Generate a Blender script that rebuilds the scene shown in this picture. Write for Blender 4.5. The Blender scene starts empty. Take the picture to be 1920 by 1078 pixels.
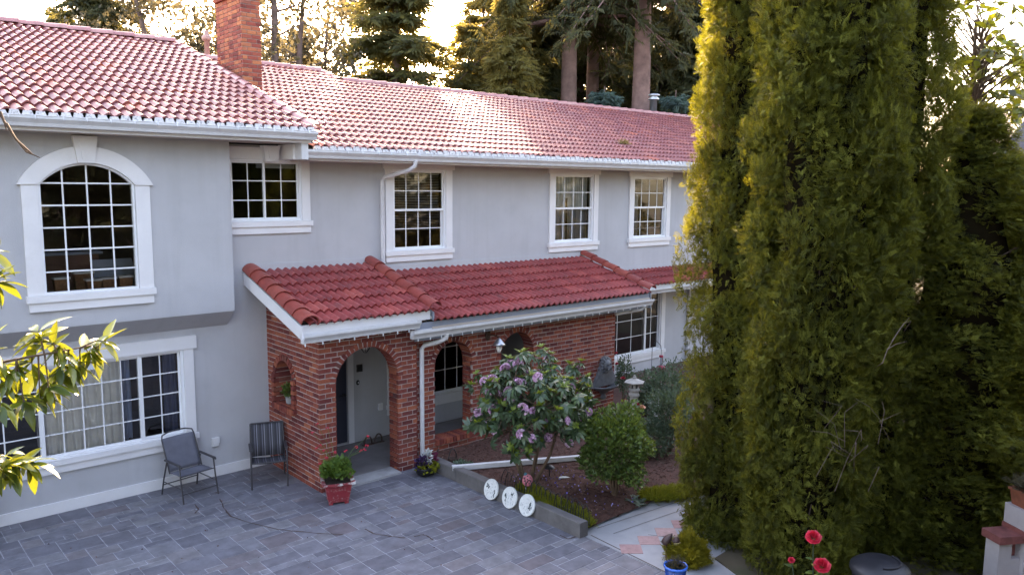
import bpy, math, random
import numpy as np
from mathutils import Vector, Matrix, noise as mnoise
R_ = math.radians
scene = bpy.context.scene
col = scene.collection
# ------------------------------------------------------------------ camera
CAMZ = 4.9
FPX = 1493.0                       # focal length in photo pixels (1920 wide)
YAW, PITCH, ROLL = R_(41.743), R_(7.229), R_(0.513)
_f = Vector((math.sin(YAW)*math.cos(PITCH), math.cos(YAW)*math.cos(PITCH), -math.sin(PITCH)))
_r0 = Vector((math.cos(YAW), -math.sin(YAW), 0)); _u0 = _r0.cross(_f)
_r = _r0*math.cos(ROLL) + _u0*math.sin(ROLL); _u = -_r0*math.sin(ROLL) + _u0*math.cos(ROLL)
camd = bpy.data.cameras.new('camera'); cam = bpy.data.objects.new('camera', camd); col.objects.link(cam)
camd.sensor_width = 36; camd.lens = FPX/1920*36; camd.clip_start = 0.05; camd.clip_end = 3000
cam.matrix_world = Matrix(((_r.x, _u.x, -_f.x, 0), (_r.y, _u.y, -_f.y, 0), (_r.z, _u.z, -_f.z, CAMZ), (0, 0, 0, 1)))
scene.camera = cam
# ------------------------------------------------------------------ sky, sun, exposure
SUN_AZ, SUN_EL = R_(34), R_(23)    # azimuth from +Y towards +X
world = bpy.data.worlds.new('World'); scene.world = world; world.use_nodes = True
wn = world.node_tree.nodes; wl = world.node_tree.links
sky = wn.new('ShaderNodeTexSky'); sky.sky_type = 'NISHITA'; sky.sun_disc = False
sky.sun_elevation = SUN_EL; sky.sun_rotation = SUN_AZ
sky.air_density = 1.0; sky.dust_density = 2.0; sky.ozone_density = 1.0
wn['Background'].inputs['Strength'].default_value = 0.15
wl.new(sky.outputs[0], wn['Background'].inputs['Color'])
sd = bpy.data.lights.new('sun', 'SUN'); sd.energy = 3.6; sd.angle = R_(0.5); sd.color = (1, .88, .7)
sun = bpy.data.objects.new('sun', sd); col.objects.link(sun)
_sd = Vector((math.sin(SUN_AZ)*math.cos(SUN_EL), math.cos(SUN_AZ)*math.cos(SUN_EL), math.sin(SUN_EL)))
sun.location = _sd*60; sun.rotation_euler = _sd.to_track_quat('Z', 'Y').to_euler()
scene.view_settings.view_transform = 'Standard'; scene.view_settings.look = 'None'
scene.view_settings.gamma = 1; scene.view_settings.use_curve_mapping = False
scene.view_settings.exposure = 3.42
scene.view_settings.use_white_balance = True; scene.view_settings.white_balance_temperature = 8350; scene.view_settings.white_balance_tint = 20
scene.cycles.use_denoising = True
scene.cycles.max_bounces = 8; scene.cycles.transparent_max_bounces = 12
scene.cycles.sample_clamp_indirect = 6
# ------------------------------------------------------------------ pixel -> place (a pixel gives a direction, a surface gives the distance)
CAM = Vector((0, 0, CAMZ))
def ray(x, y): return _f + _r*((x-960)/FPX) - _u*((y-539)/FPX)
def onz(x, y, z=0.0): d = ray(x, y); return CAM + d*((z-CAMZ)/d.z)
def ony(x, y, Y): d = ray(x, y); return CAM + d*(Y/d.y)
def onx(x, y, X): d = ray(x, y); return CAM + d*(X/d.x)
def atd(x, y, dist): return CAM + ray(x, y)*dist
def onplane(x, y, y0, z0, s): d = ray(x, y); t = (z0-s*y0-CAMZ)/(d.z-s*d.y); return CAM + d*t
HAZE = .00045
rnd = random.Random(7)
U = rnd.uniform
# ------------------------------------------------------------------ mesh builder
class MB:
    def __init__(s): s.v = []; s.f = []; s.sm = []
    def add(s, vs, fs, smooth=False):
        n = len(s.v); s.v += [tuple(p) for p in vs]
        for f in fs: s.f.append(tuple(i+n for i in f)); s.sm.append(smooth)
        return s
    def box(s, x0, x1, y0, y1, z0, z1):
        return s.add([(x0,y0,z0),(x1,y0,z0),(x1,y1,z0),(x0,y1,z0),(x0,y0,z1),(x1,y0,z1),(x1,y1,z1),(x0,y1,z1)],
              [(0,3,2,1),(4,5,6,7),(0,1,5,4),(1,2,6,5),(2,3,7,6),(3,0,4,7)])
    def hexa(s, p):   # 8 points: bottom 4, top 4
        return s.add(p, [(0,3,2,1),(4,5,6,7),(0,1,5,4),(1,2,6,5),(2,3,7,6),(3,0,4,7)])
    def quad(s, a, b, c, d): return s.add([a,b,c,d], [(0,1,2,3)])
    def extrude(s, prof, a, b, axis='x', smooth=False, caps=True):
        # prof: closed list of 2D points; extruded along axis from a to b.  axis x: prof=(y,z); y: prof=(x,z); z: prof=(x,y)
        n = len(prof)
        def mk(t, q): return (t,q[0],q[1]) if axis=='x' else ((q[0],t,q[1]) if axis=='y' else (q[0],q[1],t))
        vs = [mk(a,q) for q in prof]+[mk(b,q) for q in prof]
        s.add(vs, [(i,(i+1)%n,(i+1)%n+n,i+n) for i in range(n)], smooth)
        if caps: s.add(vs, [tuple(range(n)), tuple(range(2*n-1,n-1,-1))])
        return s
    def tube(s, path, rad, n=6, cap=True, smooth=True):
        path = [Vector(p) for p in path]; m = len(path)
        if not hasattr(rad, '__len__'): rad = [rad]*m
        vs = []; prev = None
        for i, p in enumerate(path):
            t = (path[min(i+1,m-1)]-path[max(i-1,0)])
            t = t.normalized() if t.length > 1e-9 else Vector((0,0,1))
            if prev is None:
                a = Vector((0,0,1)) if abs(t.z) < .9 else Vector((1,0,0)); prev = t.cross(a).normalized()
            else:
                prev = (prev - t*prev.dot(t)); prev = prev.normalized() if prev.length > 1e-6 else t.orthogonal().normalized()
            w = t.cross(prev)
            for k in range(n):
                A = 2*math.pi*k/n; vs.append(p + (prev*math.cos(A)+w*math.sin(A))*rad[i])
        fs = [(i*n+k, i*n+(k+1)%n, (i+1)*n+(k+1)%n, (i+1)*n+k) for i in range(m-1) for k in range(n)]
        s.add(vs, fs, smooth)
        if cap: s.add(vs, [tuple(range(n))[::-1], tuple(range((m-1)*n, m*n))])
        return s
    def lathe(s, prof, c=(0,0,0), n=20, smooth=True, sq=None):
        # prof: (radius, z) list
        vs = []
        for r, z in prof:
            for k in range(n):
                A = 2*math.pi*(k+.5)/n; vs.append((c[0]+r*math.cos(A), c[1]+r*math.sin(A), c[2]+z))
        m = len(prof)
        fs = [(i*n+k, i*n+(k+1)%n, (i+1)*n+(k+1)%n, (i+1)*n+k) for i in range(m-1) for k in range(n)]
        s.add(vs, fs, smooth); s.add(vs, [tuple(range(n))[::-1], tuple(range((m-1)*n, m*n))]); return s
    def ball(s, c, r, n=8, m=6, sc=(1,1,1)):
        prof = [(max(1e-4, r*math.sin(math.pi*i/m)), -r*math.cos(math.pi*i/m)) for i in range(m+1)]
        k = MB(); k.lathe(prof, (0,0,0), n)
        s.add([(c[0]+p[0]*sc[0], c[1]+p[1]*sc[1], c[2]+p[2]*sc[2]) for p in k.v], k.f, True); return s
    def xform(s, M):
        s.v = [tuple(M @ Vector(p)) for p in s.v]; return s
    def mesh(s, name, mat):
        me = bpy.data.meshes.new(name); me.from_pydata(s.v, [], s.f)
        me.polygons.foreach_set('use_smooth', s.sm); me.materials.append(mat); me.update(); return me
    def build(s, name, mat, parent=None, **kw):
        return link(name, s.mesh(name, mat), parent, **kw)
def np_mesh(name, verts, faces, mat, smooth=False):
    # verts (N,3), faces (M,3) or (M,4): fast mesh
    verts = np.asarray(verts, np.float32); faces = np.asarray(faces, np.int32)
    me = bpy.data.meshes.new(name); k = faces.shape[1]
    me.vertices.add(len(verts)); me.vertices.foreach_set('co', verts.ravel())
    me.loops.add(faces.size); me.loops.foreach_set('vertex_index', faces.ravel())
    me.polygons.add(len(faces)); me.polygons.foreach_set('loop_start', np.arange(0, faces.size, k, dtype=np.int32))
    me.polygons.foreach_set('loop_total', np.full(len(faces), k, np.int32))
    me.polygons.foreach_set('use_smooth', np.full(len(faces), smooth))
    me.materials.append(mat); me.update(calc_edges=True); return me
def link(name, data, parent=None, label=None, cat=None, group=None, kind=None, local=False):
    o = bpy.data.objects.new(name, data); col.objects.link(o)
    if parent is not None:
        o.parent = parent
        if not local: o.matrix_parent_inverse = WM[parent.name].inverted()
    WM[o.name] = WM[parent.name].copy() if (parent is not None and local) else Matrix.Identity(4)
    if label: o['label'] = label
    if cat: o['category'] = cat
    if group: o['group'] = group
    if kind: o['kind'] = kind
    return o
WM = {}                                    # world matrices of parents, known without a depsgraph update
def thing(name, label, cat, loc=(0,0,0), rotz=0, group=None, parent=None):
    o = bpy.data.objects.new(name, None); col.objects.link(o); o.empty_display_size = .2
    M = Matrix.Translation(loc) @ Matrix.Rotation(rotz, 4, 'Z')
    if parent is not None:
        o.parent = parent; o.matrix_parent_inverse = WM[parent.name].inverted()
    o.location = loc; o.rotation_euler = (0,0,rotz); WM[o.name] = M
    if label: o['label'] = label
    if cat: o['category'] = cat
    if group: o['group'] = group
    return o
def place(name, me, parent, loc, rot=(0,0,0), sc=(1,1,1), kind=None):
    # one more piece that shares mesh data; loc/rot/sc in world space, parent moves it
    o = bpy.data.objects.new(name, me); col.objects.link(o)
    if parent is not None: o.parent = parent; o.matrix_parent_inverse = WM[parent.name].inverted()
    o.location = loc; o.rotation_euler = rot; o.scale = sc
    if kind: o['kind'] = kind
    return o
def copy_tree(o, loc, rotz=0, label=None, sc=None):
    c = o.copy(); col.objects.link(c); c.location = loc; c.rotation_euler = (0,0,rotz)
    if sc is not None: c.scale = (sc, sc, sc) if not hasattr(sc, '__len__') else sc
    WM[c.name] = Matrix.Translation(loc) @ Matrix.Rotation(rotz, 4, 'Z')
    if label: c['label'] = label
    for ch in list(o.children):
        k = ch.copy(); col.objects.link(k); k.parent = c
        for g in list(ch.children):
            q = g.copy(); col.objects.link(q); q.parent = k
    return c
# ------------------------------------------------------------------ materials
def new_mat(name):
    m = bpy.data.materials.new(name); m.use_nodes = True
    nt = m.node_tree; b = nt.nodes['Principled BSDF']; return m, nt, b
def N(nt, t, **kw):
    n = nt.nodes.new(t)
    for k, v in kw.items():
        if k in n.inputs: n.inputs[k].default_value = v
        else: setattr(n, k, v)
    return n
def ramp(nt, fac, stops, interp='LINEAR'):
    r = nt.nodes.new('ShaderNodeValToRGB'); r.color_ramp.interpolation = interp
    e = r.color_ramp.elements
    while len(e) < len(stops): e.new(.5)
    for i, (p, c) in enumerate(stops):
        e[i].position = p; e[i].color = (*c, 1) if len(c) == 3 else c
    nt.links.new(fac, r.inputs[0]); return r.outputs[0]
def mixc(nt, fac, a, b, mode='MIX'):
    m = nt.nodes.new('ShaderNodeMix'); m.data_type = 'RGBA'; m.blend_type = mode
    for sock, v in ((m.inputs[0], fac), (m.inputs[6], a), (m.inputs[7], b)):
        if hasattr(v, 'links'): nt.links.new(v, sock)
        else: sock.default_value = v if not isinstance(v, tuple) else ((*v, 1) if len(v) == 3 else v)
    return m.outputs[2]
def math_(nt, op, a, b=None, clamp=False):
    m = nt.nodes.new('ShaderNodeMath'); m.operation = op; m.use_clamp = clamp
    for sock, v in ((m.inputs[0], a), (m.inputs[1], b)):
        if v is None: continue
        if hasattr(v, 'links'): nt.links.new(v, sock)
        else: sock.default_value = v
    return m.outputs[0]
def tex(nt, scale, detail=3, rough=.55, kind='noise', world=True, vec=None, stretch=None):
    if vec is None:
        if world: vec = nt.nodes.new('ShaderNodeNewGeometry').outputs['Position']
        else: vec = nt.nodes.new('ShaderNodeTexCoord').outputs['Object']
    if stretch:
        mp = nt.nodes.new('ShaderNodeMapping'); mp.inputs['Scale'].default_value = stretch
        nt.links.new(vec, mp.inputs[0]); vec = mp.outputs[0]
    if kind == 'noise':
        t = N(nt, 'ShaderNodeTexNoise', Scale=scale, Detail=detail, Roughness=rough); nt.links.new(vec, t.inputs['Vector']); return t.outputs['Fac']
    t = N(nt, 'ShaderNodeTexVoronoi', Scale=scale); nt.links.new(vec, t.inputs['Vector']); return t.outputs['Distance']
def bump(nt, b, h, strength=.2, dist=.01):
    n = nt.nodes.new('ShaderNodeBump'); n.inputs['Strength'].default_value = strength; n.inputs['Distance'].default_value = dist
    nt.links.new(h, n.inputs['Height']); nt.links.new(n.outputs[0], b.inputs['Normal'])
def rand_piece(nt):
    # one random number per piece, both for single objects and for pieces joined in one mesh
    a = nt.nodes.new('ShaderNodeObjectInfo').outputs['Random']; g = nt.nodes.new('ShaderNodeNewGeometry').outputs['Random Per Island']
    return math_(nt, 'FRACT', math_(nt, 'ADD', a, g))
def paint(name, c, rough=.6, var=.12, scale=2.5, bs=.15, fine=60, metal=0, spec=.5, dirt=None):
    m, nt, b = new_mat(name)
    n1 = tex(nt, scale, 5); dark = tuple(x*(1-var) for x in c); lite = tuple(min(1, x*(1+var)) for x in c)
    cc = ramp(nt, n1, [(.3, dark), (.7, lite)])
    if dirt:
        n2 = tex(nt, dirt[1], 6, .7); cc = mixc(nt, math_(nt, 'MULTIPLY', math_(nt, 'SUBTRACT', n2, .52, True), dirt[2], True), cc, dirt[0])
    nt.links.new(cc, b.inputs['Base Color']); b.inputs['Roughness'].default_value = rough; b.inputs['Metallic'].default_value = metal
    b.inputs['Specular IOR Level'].default_value = spec
    if bs: bump(nt, b, tex(nt, fine, 3), bs, .004)
    return m
def leaf(name, stops, trans=.35, rough=.5, scale=1.2, tcol=None, spec=.4, piece=.5):
    # leaves: diffuse + translucent; the tone differs from leaf to leaf and clump to clump
    m, nt, b = new_mat(name)
    n1 = tex(nt, scale, 3); r = rand_piece(nt)
    fac = math_(nt, 'ADD', math_(nt, 'MULTIPLY', n1, 1-piece), math_(nt, 'MULTIPLY', r, piece))
    cc = ramp(nt, fac, stops)
    nt.links.new(cc, b.inputs['Base Color']); b.inputs['Roughness'].default_value = rough; b.inputs['Specular IOR Level'].default_value = spec
    t = nt.nodes.new('ShaderNodeBsdfTranslucent')
    tc = mixc(nt, .6, cc, tcol or (.35,.38,.03), 'MIX'); nt.links.new(tc, t.inputs['Color'])
    mx = nt.nodes.new('ShaderNodeMixShader'); mx.inputs[0].default_value = trans
    nt.links.new(b.outputs[0], mx.inputs[1]); nt.links.new(t.outputs[0], mx.inputs[2])
    nt.links.new(mx.outputs[0], nt.nodes['Material Output'].inputs[0]); return m
def piecemat(name, stops, rough=.8, nscale=14, var=.35, bs=.4, fine=70, spec=.3, interp='LINEAR', dirt=None, roughvar=0):
    m, nt, b = new_mat(name)
    r = rand_piece(nt); cc = ramp(nt, r, stops, interp)
    n1 = tex(nt, nscale, 5, .65); cc = mixc(nt, 1.0, cc, ramp(nt, n1, [(.25, (1-var,)*3), (.75, (1+var*.6,)*3)]), 'MULTIPLY')
    if dirt:
        n2 = tex(nt, dirt[1], 6, .7); cc = mixc(nt, math_(nt, 'MULTIPLY', math_(nt, 'SUBTRACT', n2, dirt[3] if len(dirt) > 3 else .52, True), dirt[2], True), cc, dirt[0])
    nt.links.new(cc, b.inputs['Base Color']); b.inputs['Roughness'].default_value = rough; b.inputs['Specular IOR Level'].default_value = spec
    if roughvar:
        rr = math_(nt, 'ADD', math_(nt, 'MULTIPLY', tex(nt, 3, 4), roughvar), rough-roughvar*.5); nt.links.new(rr, b.inputs['Roughness'])
    if bs: bump(nt, b, tex(nt, fine, 4), bs, .004)
    return m
M = {}
M['wall'] = paint('wall_paint', (.46,.46,.485), .85, .06, 1.3, .5, 90, dirt=((.34,.34,.36), 3.0, .8))
def streaks(m, amount=.5):
    nt = m.node_tree; b = nt.nodes['Principled BSDF']; src = b.inputs['Base Color'].links[0].from_socket
    f = tex(nt, 1.0, 5, .6, stretch=(5.0,5.0,.35)); g = tex(nt, .5, 3)
    k = math_(nt, 'MULTIPLY', math_(nt, 'SUBTRACT', f, .5, True), math_(nt, 'MULTIPLY', g, amount*2.4), True)
    nt.links.new(mixc(nt, k, src, (.25,.24,.25)), b.inputs['Base Color'])
streaks(M['wall'])
M['white'] = paint('white_trim_paint', (.74,.73,.75), .5, .05, 3, .08, 40, dirt=((.5,.48,.46), 6, 1.0))
M['vinyl'] = paint('white_vinyl', (.78,.79,.82), .35, .03, 3, 0)
M['gutter'] = paint('gutter_enamel', (.66,.66,.68), .35, .07, 5, .05, 30, dirt=((.4,.38,.36), 9, 1.4))
M['fascia'] = paint('grey_fascia_paint', (.24,.27,.33), .6, .08, 3, .1)
M['soffit'] = paint('soffit_paint', (.5,.42,.36), .7, .05, 3, .1)
M['mortar'] = paint('mortar', (.42,.36,.345), .95, .2, 8, .5, 120)
M['brick'] = piecemat('porch_brick', [(0,(.13,.03,.03)),(.25,(.21,.05,.042)),(.55,(.27,.066,.048)),(.8,(.33,.088,.055)),(.93,(.38,.115,.065)),(1,(.1,.038,.042))], .85, 22, .35, .5, 80, .25)
M['chimney_brick'] = piecemat('chimney_brick', [(0,(.2,.045,.035)),(.35,(.34,.08,.055)),(.65,(.42,.12,.065)),(.9,(.5,.17,.08)),(1,(.2,.06,.07))], .85, 22, .3, .5, 80, .25)
M['tile'] = piecemat('glazed_roof_tile', [(0,(.27,.045,.046)),(.45,(.32,.055,.053)),(.85,(.36,.065,.06)),(1,(.42,.085,.07))], .42, 9, .35, .25, 60, .5, dirt=((.1,.075,.08), 2.6, 2.4, .53), roughvar=.22)
M['tile_old'] = piecemat('weathered_roof_tile', [(0,(.22,.07,.075)),(.45,(.27,.085,.085)),(.8,(.32,.1,.09)),(.95,(.36,.12,.1)),(1,(.42,.1,.06))], .48, 7, .3, .25, 60, .45, dirt=((.3,.26,.27), 1.6, 1.2, .55), roughvar=.25)
M['cap'] = piecemat('ridge_tile_glaze', [(0,(.25,.04,.034)),(.6,(.3,.052,.04)),(1,(.34,.068,.048))], .45, 8, .3, .25, 60, .5, roughvar=.2)
M['cap_old'] = piecemat('weathered_ridge_tile', [(0,(.38,.16,.16)),(.6,(.45,.2,.19)),(1,(.48,.24,.22))], .45, 8, .25, .25, 60, .5)
M['deck'] = paint('roof_underlay', (.05,.045,.045), .95, .2, 8, .2)
M['birdstop'] = paint('eave_mortar_filler', (.62,.6,.6), .8, .1, 12, .5, 60, dirt=((.12,.11,.12), 26, 7))
M['concrete'] = paint('porch_concrete', (.2,.185,.19), .7, .15, 3, .3, 60, dirt=((.1,.09,.09), 2.4, 1.6))
M['concrete_pale'] = paint('pale_concrete', (.33,.33,.34), .85, .14, 4, .4, 80, dirt=((.17,.16,.16), 5, 1.8))
M['dark'] = paint('dark_interior', (.05,.042,.045), .9, .2, 2, 0)
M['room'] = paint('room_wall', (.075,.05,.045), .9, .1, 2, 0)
M['door'] = paint('navy_door_paint', (.035,.04,.06), .45, .1, 3, .05)
M['blackmetal'] = paint('black_metal', (.012,.012,.014), .45, .2, 20, .1, 60)
M['rust'] = paint('rusted_iron', (.06,.03,.022), .8, .3, 30, .4, 80)
def glassmat(name, tint=(.94,.95,.96), refl=1.0, rough=.015):
    m, nt, b = new_mat(name); nt.nodes.remove(b)
    tr = N(nt, 'ShaderNodeBsdfTransparent'); tr.inputs[0].default_value = (*tint, 1)
    g = N(nt, 'ShaderNodeBsdfGlossy'); g.inputs['Roughness'].default_value = rough; g.inputs[0].default_value = (refl, refl, refl, 1)
    fr = N(nt, 'ShaderNodeFresnel'); fr.inputs['IOR'].default_value = 1.75
    n = nt.nodes.new('ShaderNodeBump'); n.inputs['Strength'].default_value = .04; n.inputs['Distance'].default_value = .02
    nt.links.new(tex(nt, 1.6, 2), n.inputs['Height']); nt.links.new(n.outputs[0], g.inputs['Normal'])
    mx = N(nt, 'ShaderNodeMixShader'); nt.links.new(fr.outputs[0], mx.inputs[0]); nt.links.new(tr.outputs[0], mx.inputs[1]); nt.links.new(g.outputs[0], mx.inputs[2])
    nt.links.new(mx.outputs[0], nt.nodes['Material Output'].inputs[0]); return m
M['glass'] = glassmat('window_glass'); M['glass2'] = glassmat('screened_window_glass', (.55,.56,.62))
M['curtain'] = paint('sheer_curtain', (.84,.83,.8), .9, .12, 5, .1)
M['bluecurtain'] = paint('blue_curtain', (.3,.38,.56), .9, .12, 5, .1)
M['blind'] = paint('blind_slats', (.5,.49,.47), .6, .08, 5, 0)
# ================================================================== the ground
M['soil'] = paint('forest_floor', (.07,.055,.035), .95, .35, .8, .6, 20, dirt=((.04,.06,.02), 1.2, 3))
mb = MB(); n = 40
for i in range(n):
    for j in range(n):
        a = [(-90+220*(i+di)/n, -90+220*(j+dj)/n, -.06) for di, dj in ((0,0),(1,0),(1,1),(0,1))]; mb.quad(*a)
mb.build('ground', M['soil'], kind='structure')
# ---- driveway: stamped slate blocks laid in ashlar pattern, aligned with the house
M['grout'] = paint('driveway_grout', (.3,.3,.33), .9, .3, 5, .3, 90)
M['paver'] = piecemat('slate_block', [(0,(.125,.125,.15)),(.3,(.15,.15,.178)),(.6,(.17,.17,.198)),(.85,(.195,.192,.21)),(1,(.15,.13,.145))], .6, 5, .4, .6, 26, .45, dirt=((.1,.075,.08), 1.1, 1.5, .5), roughvar=.25)
DX0, DX1, DY0, DY1 = -0.6, 7.95, 2.2, 13.0
drive = MB().box(DX0, DX1, DY0, DY1-.002, -.05, -.007).build('driveway', M['grout'], kind='structure')
cell = .125; nx = int((DX1-DX0)/cell); ny = int((DY1-DY0)/cell)
occ = np.zeros((nx, ny), bool); blocks = []
sizes = [(4,3),(3,3),(4,2),(3,2),(2,3),(2,2),(2,2),(3,1),(2,1),(1,1)]; wts = [4,4,5,4,2,3,2,2,1.5,.2]
prnd = random.Random(3)
for i in range(nx):
    for j in range(ny):
        if occ[i, j]: continue
        for _ in range(24):
            a, b = prnd.choices(sizes, wts)[0]
            if i+a <= nx and j+b <= ny and not occ[i:i+a, j:j+b].any(): break
        else: a = b = 1
        occ[i:i+a, j:j+b] = True
        x0, x1 = DX0+i*cell, DX0+(i+a)*cell; y0, y1 = DY0+j*cell, DY0+(j+b)*cell
        if i+a == nx: x1 = DX1
        if j+b == ny: y1 = DY1-.03
        if y0 > 11.2 and 5.9 < x1 and x0 < 13: 
            if x0 >= 5.9: continue
        blocks.append((x0, x1, y0, y1))
def paver_mesh(w, d):
    g = .006; m = MB(); e = .008; x0, x1, y0, y1 = -w/2+g, w/2-g, -d/2+g, d/2-g
    v = [(x0,y0,-.02),(x1,y0,-.02),(x1,y1,-.02),(x0,y1,-.02),(x0,y0,-.005),(x1,y0,-.005),(x1,y1,-.005),(x0,y1,-.005),
         (x0+e,y0+e,0),(x1-e,y0+e,0),(x1-e,y1-e,0),(x0+e,y1-e,0)]
    m.add(v, [(0,1,5,4),(1,2,6,5),(2,3,7,6),(3,0,4,7),(4,5,9,8),(5,6,10,9),(6,7,11,10),(7,4,8,11),(8,9,10,11)]); return m
def vis(P):
    v = Vector(P)-CAM; z = v.dot(_f)
    if z < .2: return None
    return 960+FPX*v.dot(_r)/z, 539-FPX*v.dot(_u)/z, z
pm = {}; rest = MB(); sc = []
for bl in blocks:
    c = ((bl[0]+bl[1])/2, (bl[2]+bl[3])/2, 0); q = vis(c)
    seen = q and -60 < q[0] < 1980 and q[1] < 1140
    sc.append(((bl[1]-bl[0])*(bl[3]-bl[2])/q[2]**2 if seen else -1, bl, c))
sc.sort(key=lambda t: -t[0])
for k, (s, bl, c) in enumerate(sc):
    w, d = round(bl[1]-bl[0], 3), round(bl[3]-bl[2], 3); dz = prnd.uniform(-.0025, .002)
    if k < 300 and s > 0:
        if (w, d) not in pm: pm[w, d] = paver_mesh(w, d).mesh('paving_block', M['paver'])
        place('paving_block', pm[w, d], drive, (c[0], c[1], dz), (prnd.uniform(-.004,.004), prnd.uniform(-.004,.004), 0))
    else:
        t = paver_mesh(w, d); rest.add([(p[0]+c[0], p[1]+c[1], p[2]+dz) for p in t.v], t.f)
rest.build('paving_blocks', M['paver'], drive, kind='stuff')
# ---- dark cracks and dirt washed into the joints
M['dirt'] = paint('wet_dirt', (.07,.045,.04), .8, .3, 30, .3)
def ribbon(name, pts, w, mat, z=.004, parent=None):
    m = MB(); P = []
    for a, b in zip(pts[:-1], pts[1:]):
        for t in range(4): P.append(a.lerp(b, t/4))
    P.append(pts[-1]); L = []; Rr = []
    for i, p in enumerate(P):
        d = (P[min(i+1,len(P)-1)]-P[max(i-1,0)]).normalized(); nn = Vector((-d.y, d.x, 0)); k = w*prnd.uniform(.35,1.1)
        j = Vector((prnd.uniform(-1,1), prnd.uniform(-1,1), 0))*w*.5
        L.append(p+j+nn*k); Rr.append(p+j-nn*k)
    for i in range(len(P)-1): m.quad(*[(q.x, q.y, z) for q in (L[i], L[i+1], Rr[i+1], Rr[i])])
    return m.build(name, mat, parent, **({} if parent else {'kind':'stuff'}))
for px in ([(412,935),(420,952),(432,968),(470,980),(520,992),(560,996),(600,1000),(642,1002)], [(684,992),(700,1000),(730,1005),(758,1008)], [(776,1006),(792,1002),(800,1004),(812,1012)],
           [(365,945),(372,955),(366,962)], [(1050,1003),(1065,1010),(1080,1006)]):
    ribbon('crack', [onz(*q) for q in px], .014, M['dirt'], parent=drive)
# ---- path: pale concrete with pink diamond tiles
M['path'] = paint('path_concrete', (.3,.305,.325), .75, .12, 2.5, .3, 60, dirt=((.18,.19,.21), 2.2, 1.5))
poly = [(7.955,2.2),(7.955,7.32),(8.02,7.7),(8.8,7.7),(9.5,7.7),(10.2,7.5),(11.2,7.1),(13,6.6),(16,6.0),(16,4.5),(8.5,4.5),(8.4,2.2)]
m = MB(); m.add([(x,y,0) for x, y in poly], [tuple(range(len(poly)))]); m.add([(x,y,-.06) for x, y in poly]+[(x,y,0) for x, y in poly], [(i,(i+1)%len(poly),(i+1)%len(poly)+len(poly),i+len(poly)) for i in range(len(poly))])
path = m.build('path', M['path'], kind='structure')
M['pinktile'] = piecemat('pink_path_tile', [(0,(.34,.2,.2)),(.5,(.4,.25,.245)),(1,(.44,.29,.28))], .75, 12, .25, .3, 60, .3)
dn = [onz(*q) for q in ((1160,1021),(1198,1021),(1208,1037),(1165,1037))]
ax = Vector((.40,.0,0)).lerp(Vector((.4,.02,0)), .5)
for k in range(6):
    o = Vector((7.93+.4*k, 6.62+.01*k, 0)); u = Vector((.22,-.2,0))*1.0; v = Vector((.185,.2,0))
    a = [o, o+u, o+u+v, o+v]; mm = MB()
    c = sum(a, Vector())/4; a = [c+(p-c)*.985 for p in a]
    mm.hexa([(p.x,p.y,-.004) for p in a]+[(p.x,p.y,.006) for p in a]); mm.build('diamond_tile', M['pinktile'], path)
jm = MB(); a, b = onz(1108,1003), onz(1260,1078)
d = (b-a).normalized(); nn = Vector((-d.y,d.x,0))*.009; jm.quad(*[(p.x,p.y,.003) for p in (a+nn,b+nn,b-nn,a-nn)]); jm.build('joint_line', M['dirt'], path)
# scored slabs beside the bed and behind the tiles
for q0, q1 in (((1120,990),(1290,934)), ((1150,1000),(1300,948)), ((1282,1000),(1286,1030)), ((1215,1002),(1300,1012))):
    a, b = onz(*q0), onz(*q1); d = (b-a).normalized(); nn = Vector((-d.y,d.x,0))*.005
    MB().quad(*[(p.x,p.y,.0035) for p in (a+nn,b+nn,b-nn,a-nn)]).build('joint_line', M['dirt'], path)
# ---- planting bed: bark mulch behind a concrete edging
M['mulch'] = paint('bark_mulch', (.075,.03,.022), .95, .45, 14, 1.0, 60, dirt=((.14,.07,.05), 34, 4))
def bedz(x, y):
    e = min(1, max(0, (y-7.35-max(0,(9.6-x))*0 + max(0, x-9.6)*.3)/.8)); return .02+.13*e + .02*mnoise.noise(Vector((x*2.1, y*2.1, 0))) + .012*mnoise.noise(Vector((x*9, y*9, 3)))
gx = np.arange(7.98, 20.01, .07); gy = np.arange(5.4, 13.01, .07)
V = []; idx = {}; F = []
def inbed(x, y):
    lim = 7.42 if x < 9.55 else 7.42-(x-9.55)*.36
    return y > lim and (x < 13.05 and y < 11.27 or x >= 13.05)
for i, x in enumerate(gx):
    for j, y in enumerate(gy):
        if inbed(x, y): idx[i, j] = len(V); V.append((x, y, bedz(x, y)))
for (i, j) in idx:
    if (i+1,j) in idx and (i,j+1) in idx and (i+1,j+1) in idx: F.append((idx[i,j], idx[i+1,j], idx[i+1,j+1], idx[i,j+1]))
bed = link('planting_bed', np_mesh('planting_bed', V, F, M['mulch'], True), kind='structure')
# loose bark chips
cv = []; cf = []
for k in range(9000):
    x = prnd.uniform(8.02, 13.6)**1; y = prnd.uniform(6.2, 11.2)
    if not inbed(x, y): continue
    z = bedz(x, y)+.006; a = prnd.uniform(0, 6.28); l = prnd.uniform(.012,.04); w = prnd.uniform(.005,.014); t = prnd.uniform(-.4,.4)
    c, s = math.cos(a), math.sin(a); n0 = len(cv)
    cv += [(x+c*l, y+s*l, z+t*l), (x-s*w, y+c*w, z+.006), (x-c*l, y-s*l, z-t*l), (x+s*w, y-c*w, z+.004)]; cf.append((n0,n0+1,n0+2,n0+3))
M['chip'] = piecemat('bark_chip', [(0,(.04,.016,.012)),(.5,(.1,.04,.03)),(.9,(.17,.085,.06)),(1,(.28,.2,.16))], .9, 40, .3, 0, 50, .2)
link('bark_chips', np_mesh('bark_chips', cv, cf, M['chip']), kind='stuff')
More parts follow.
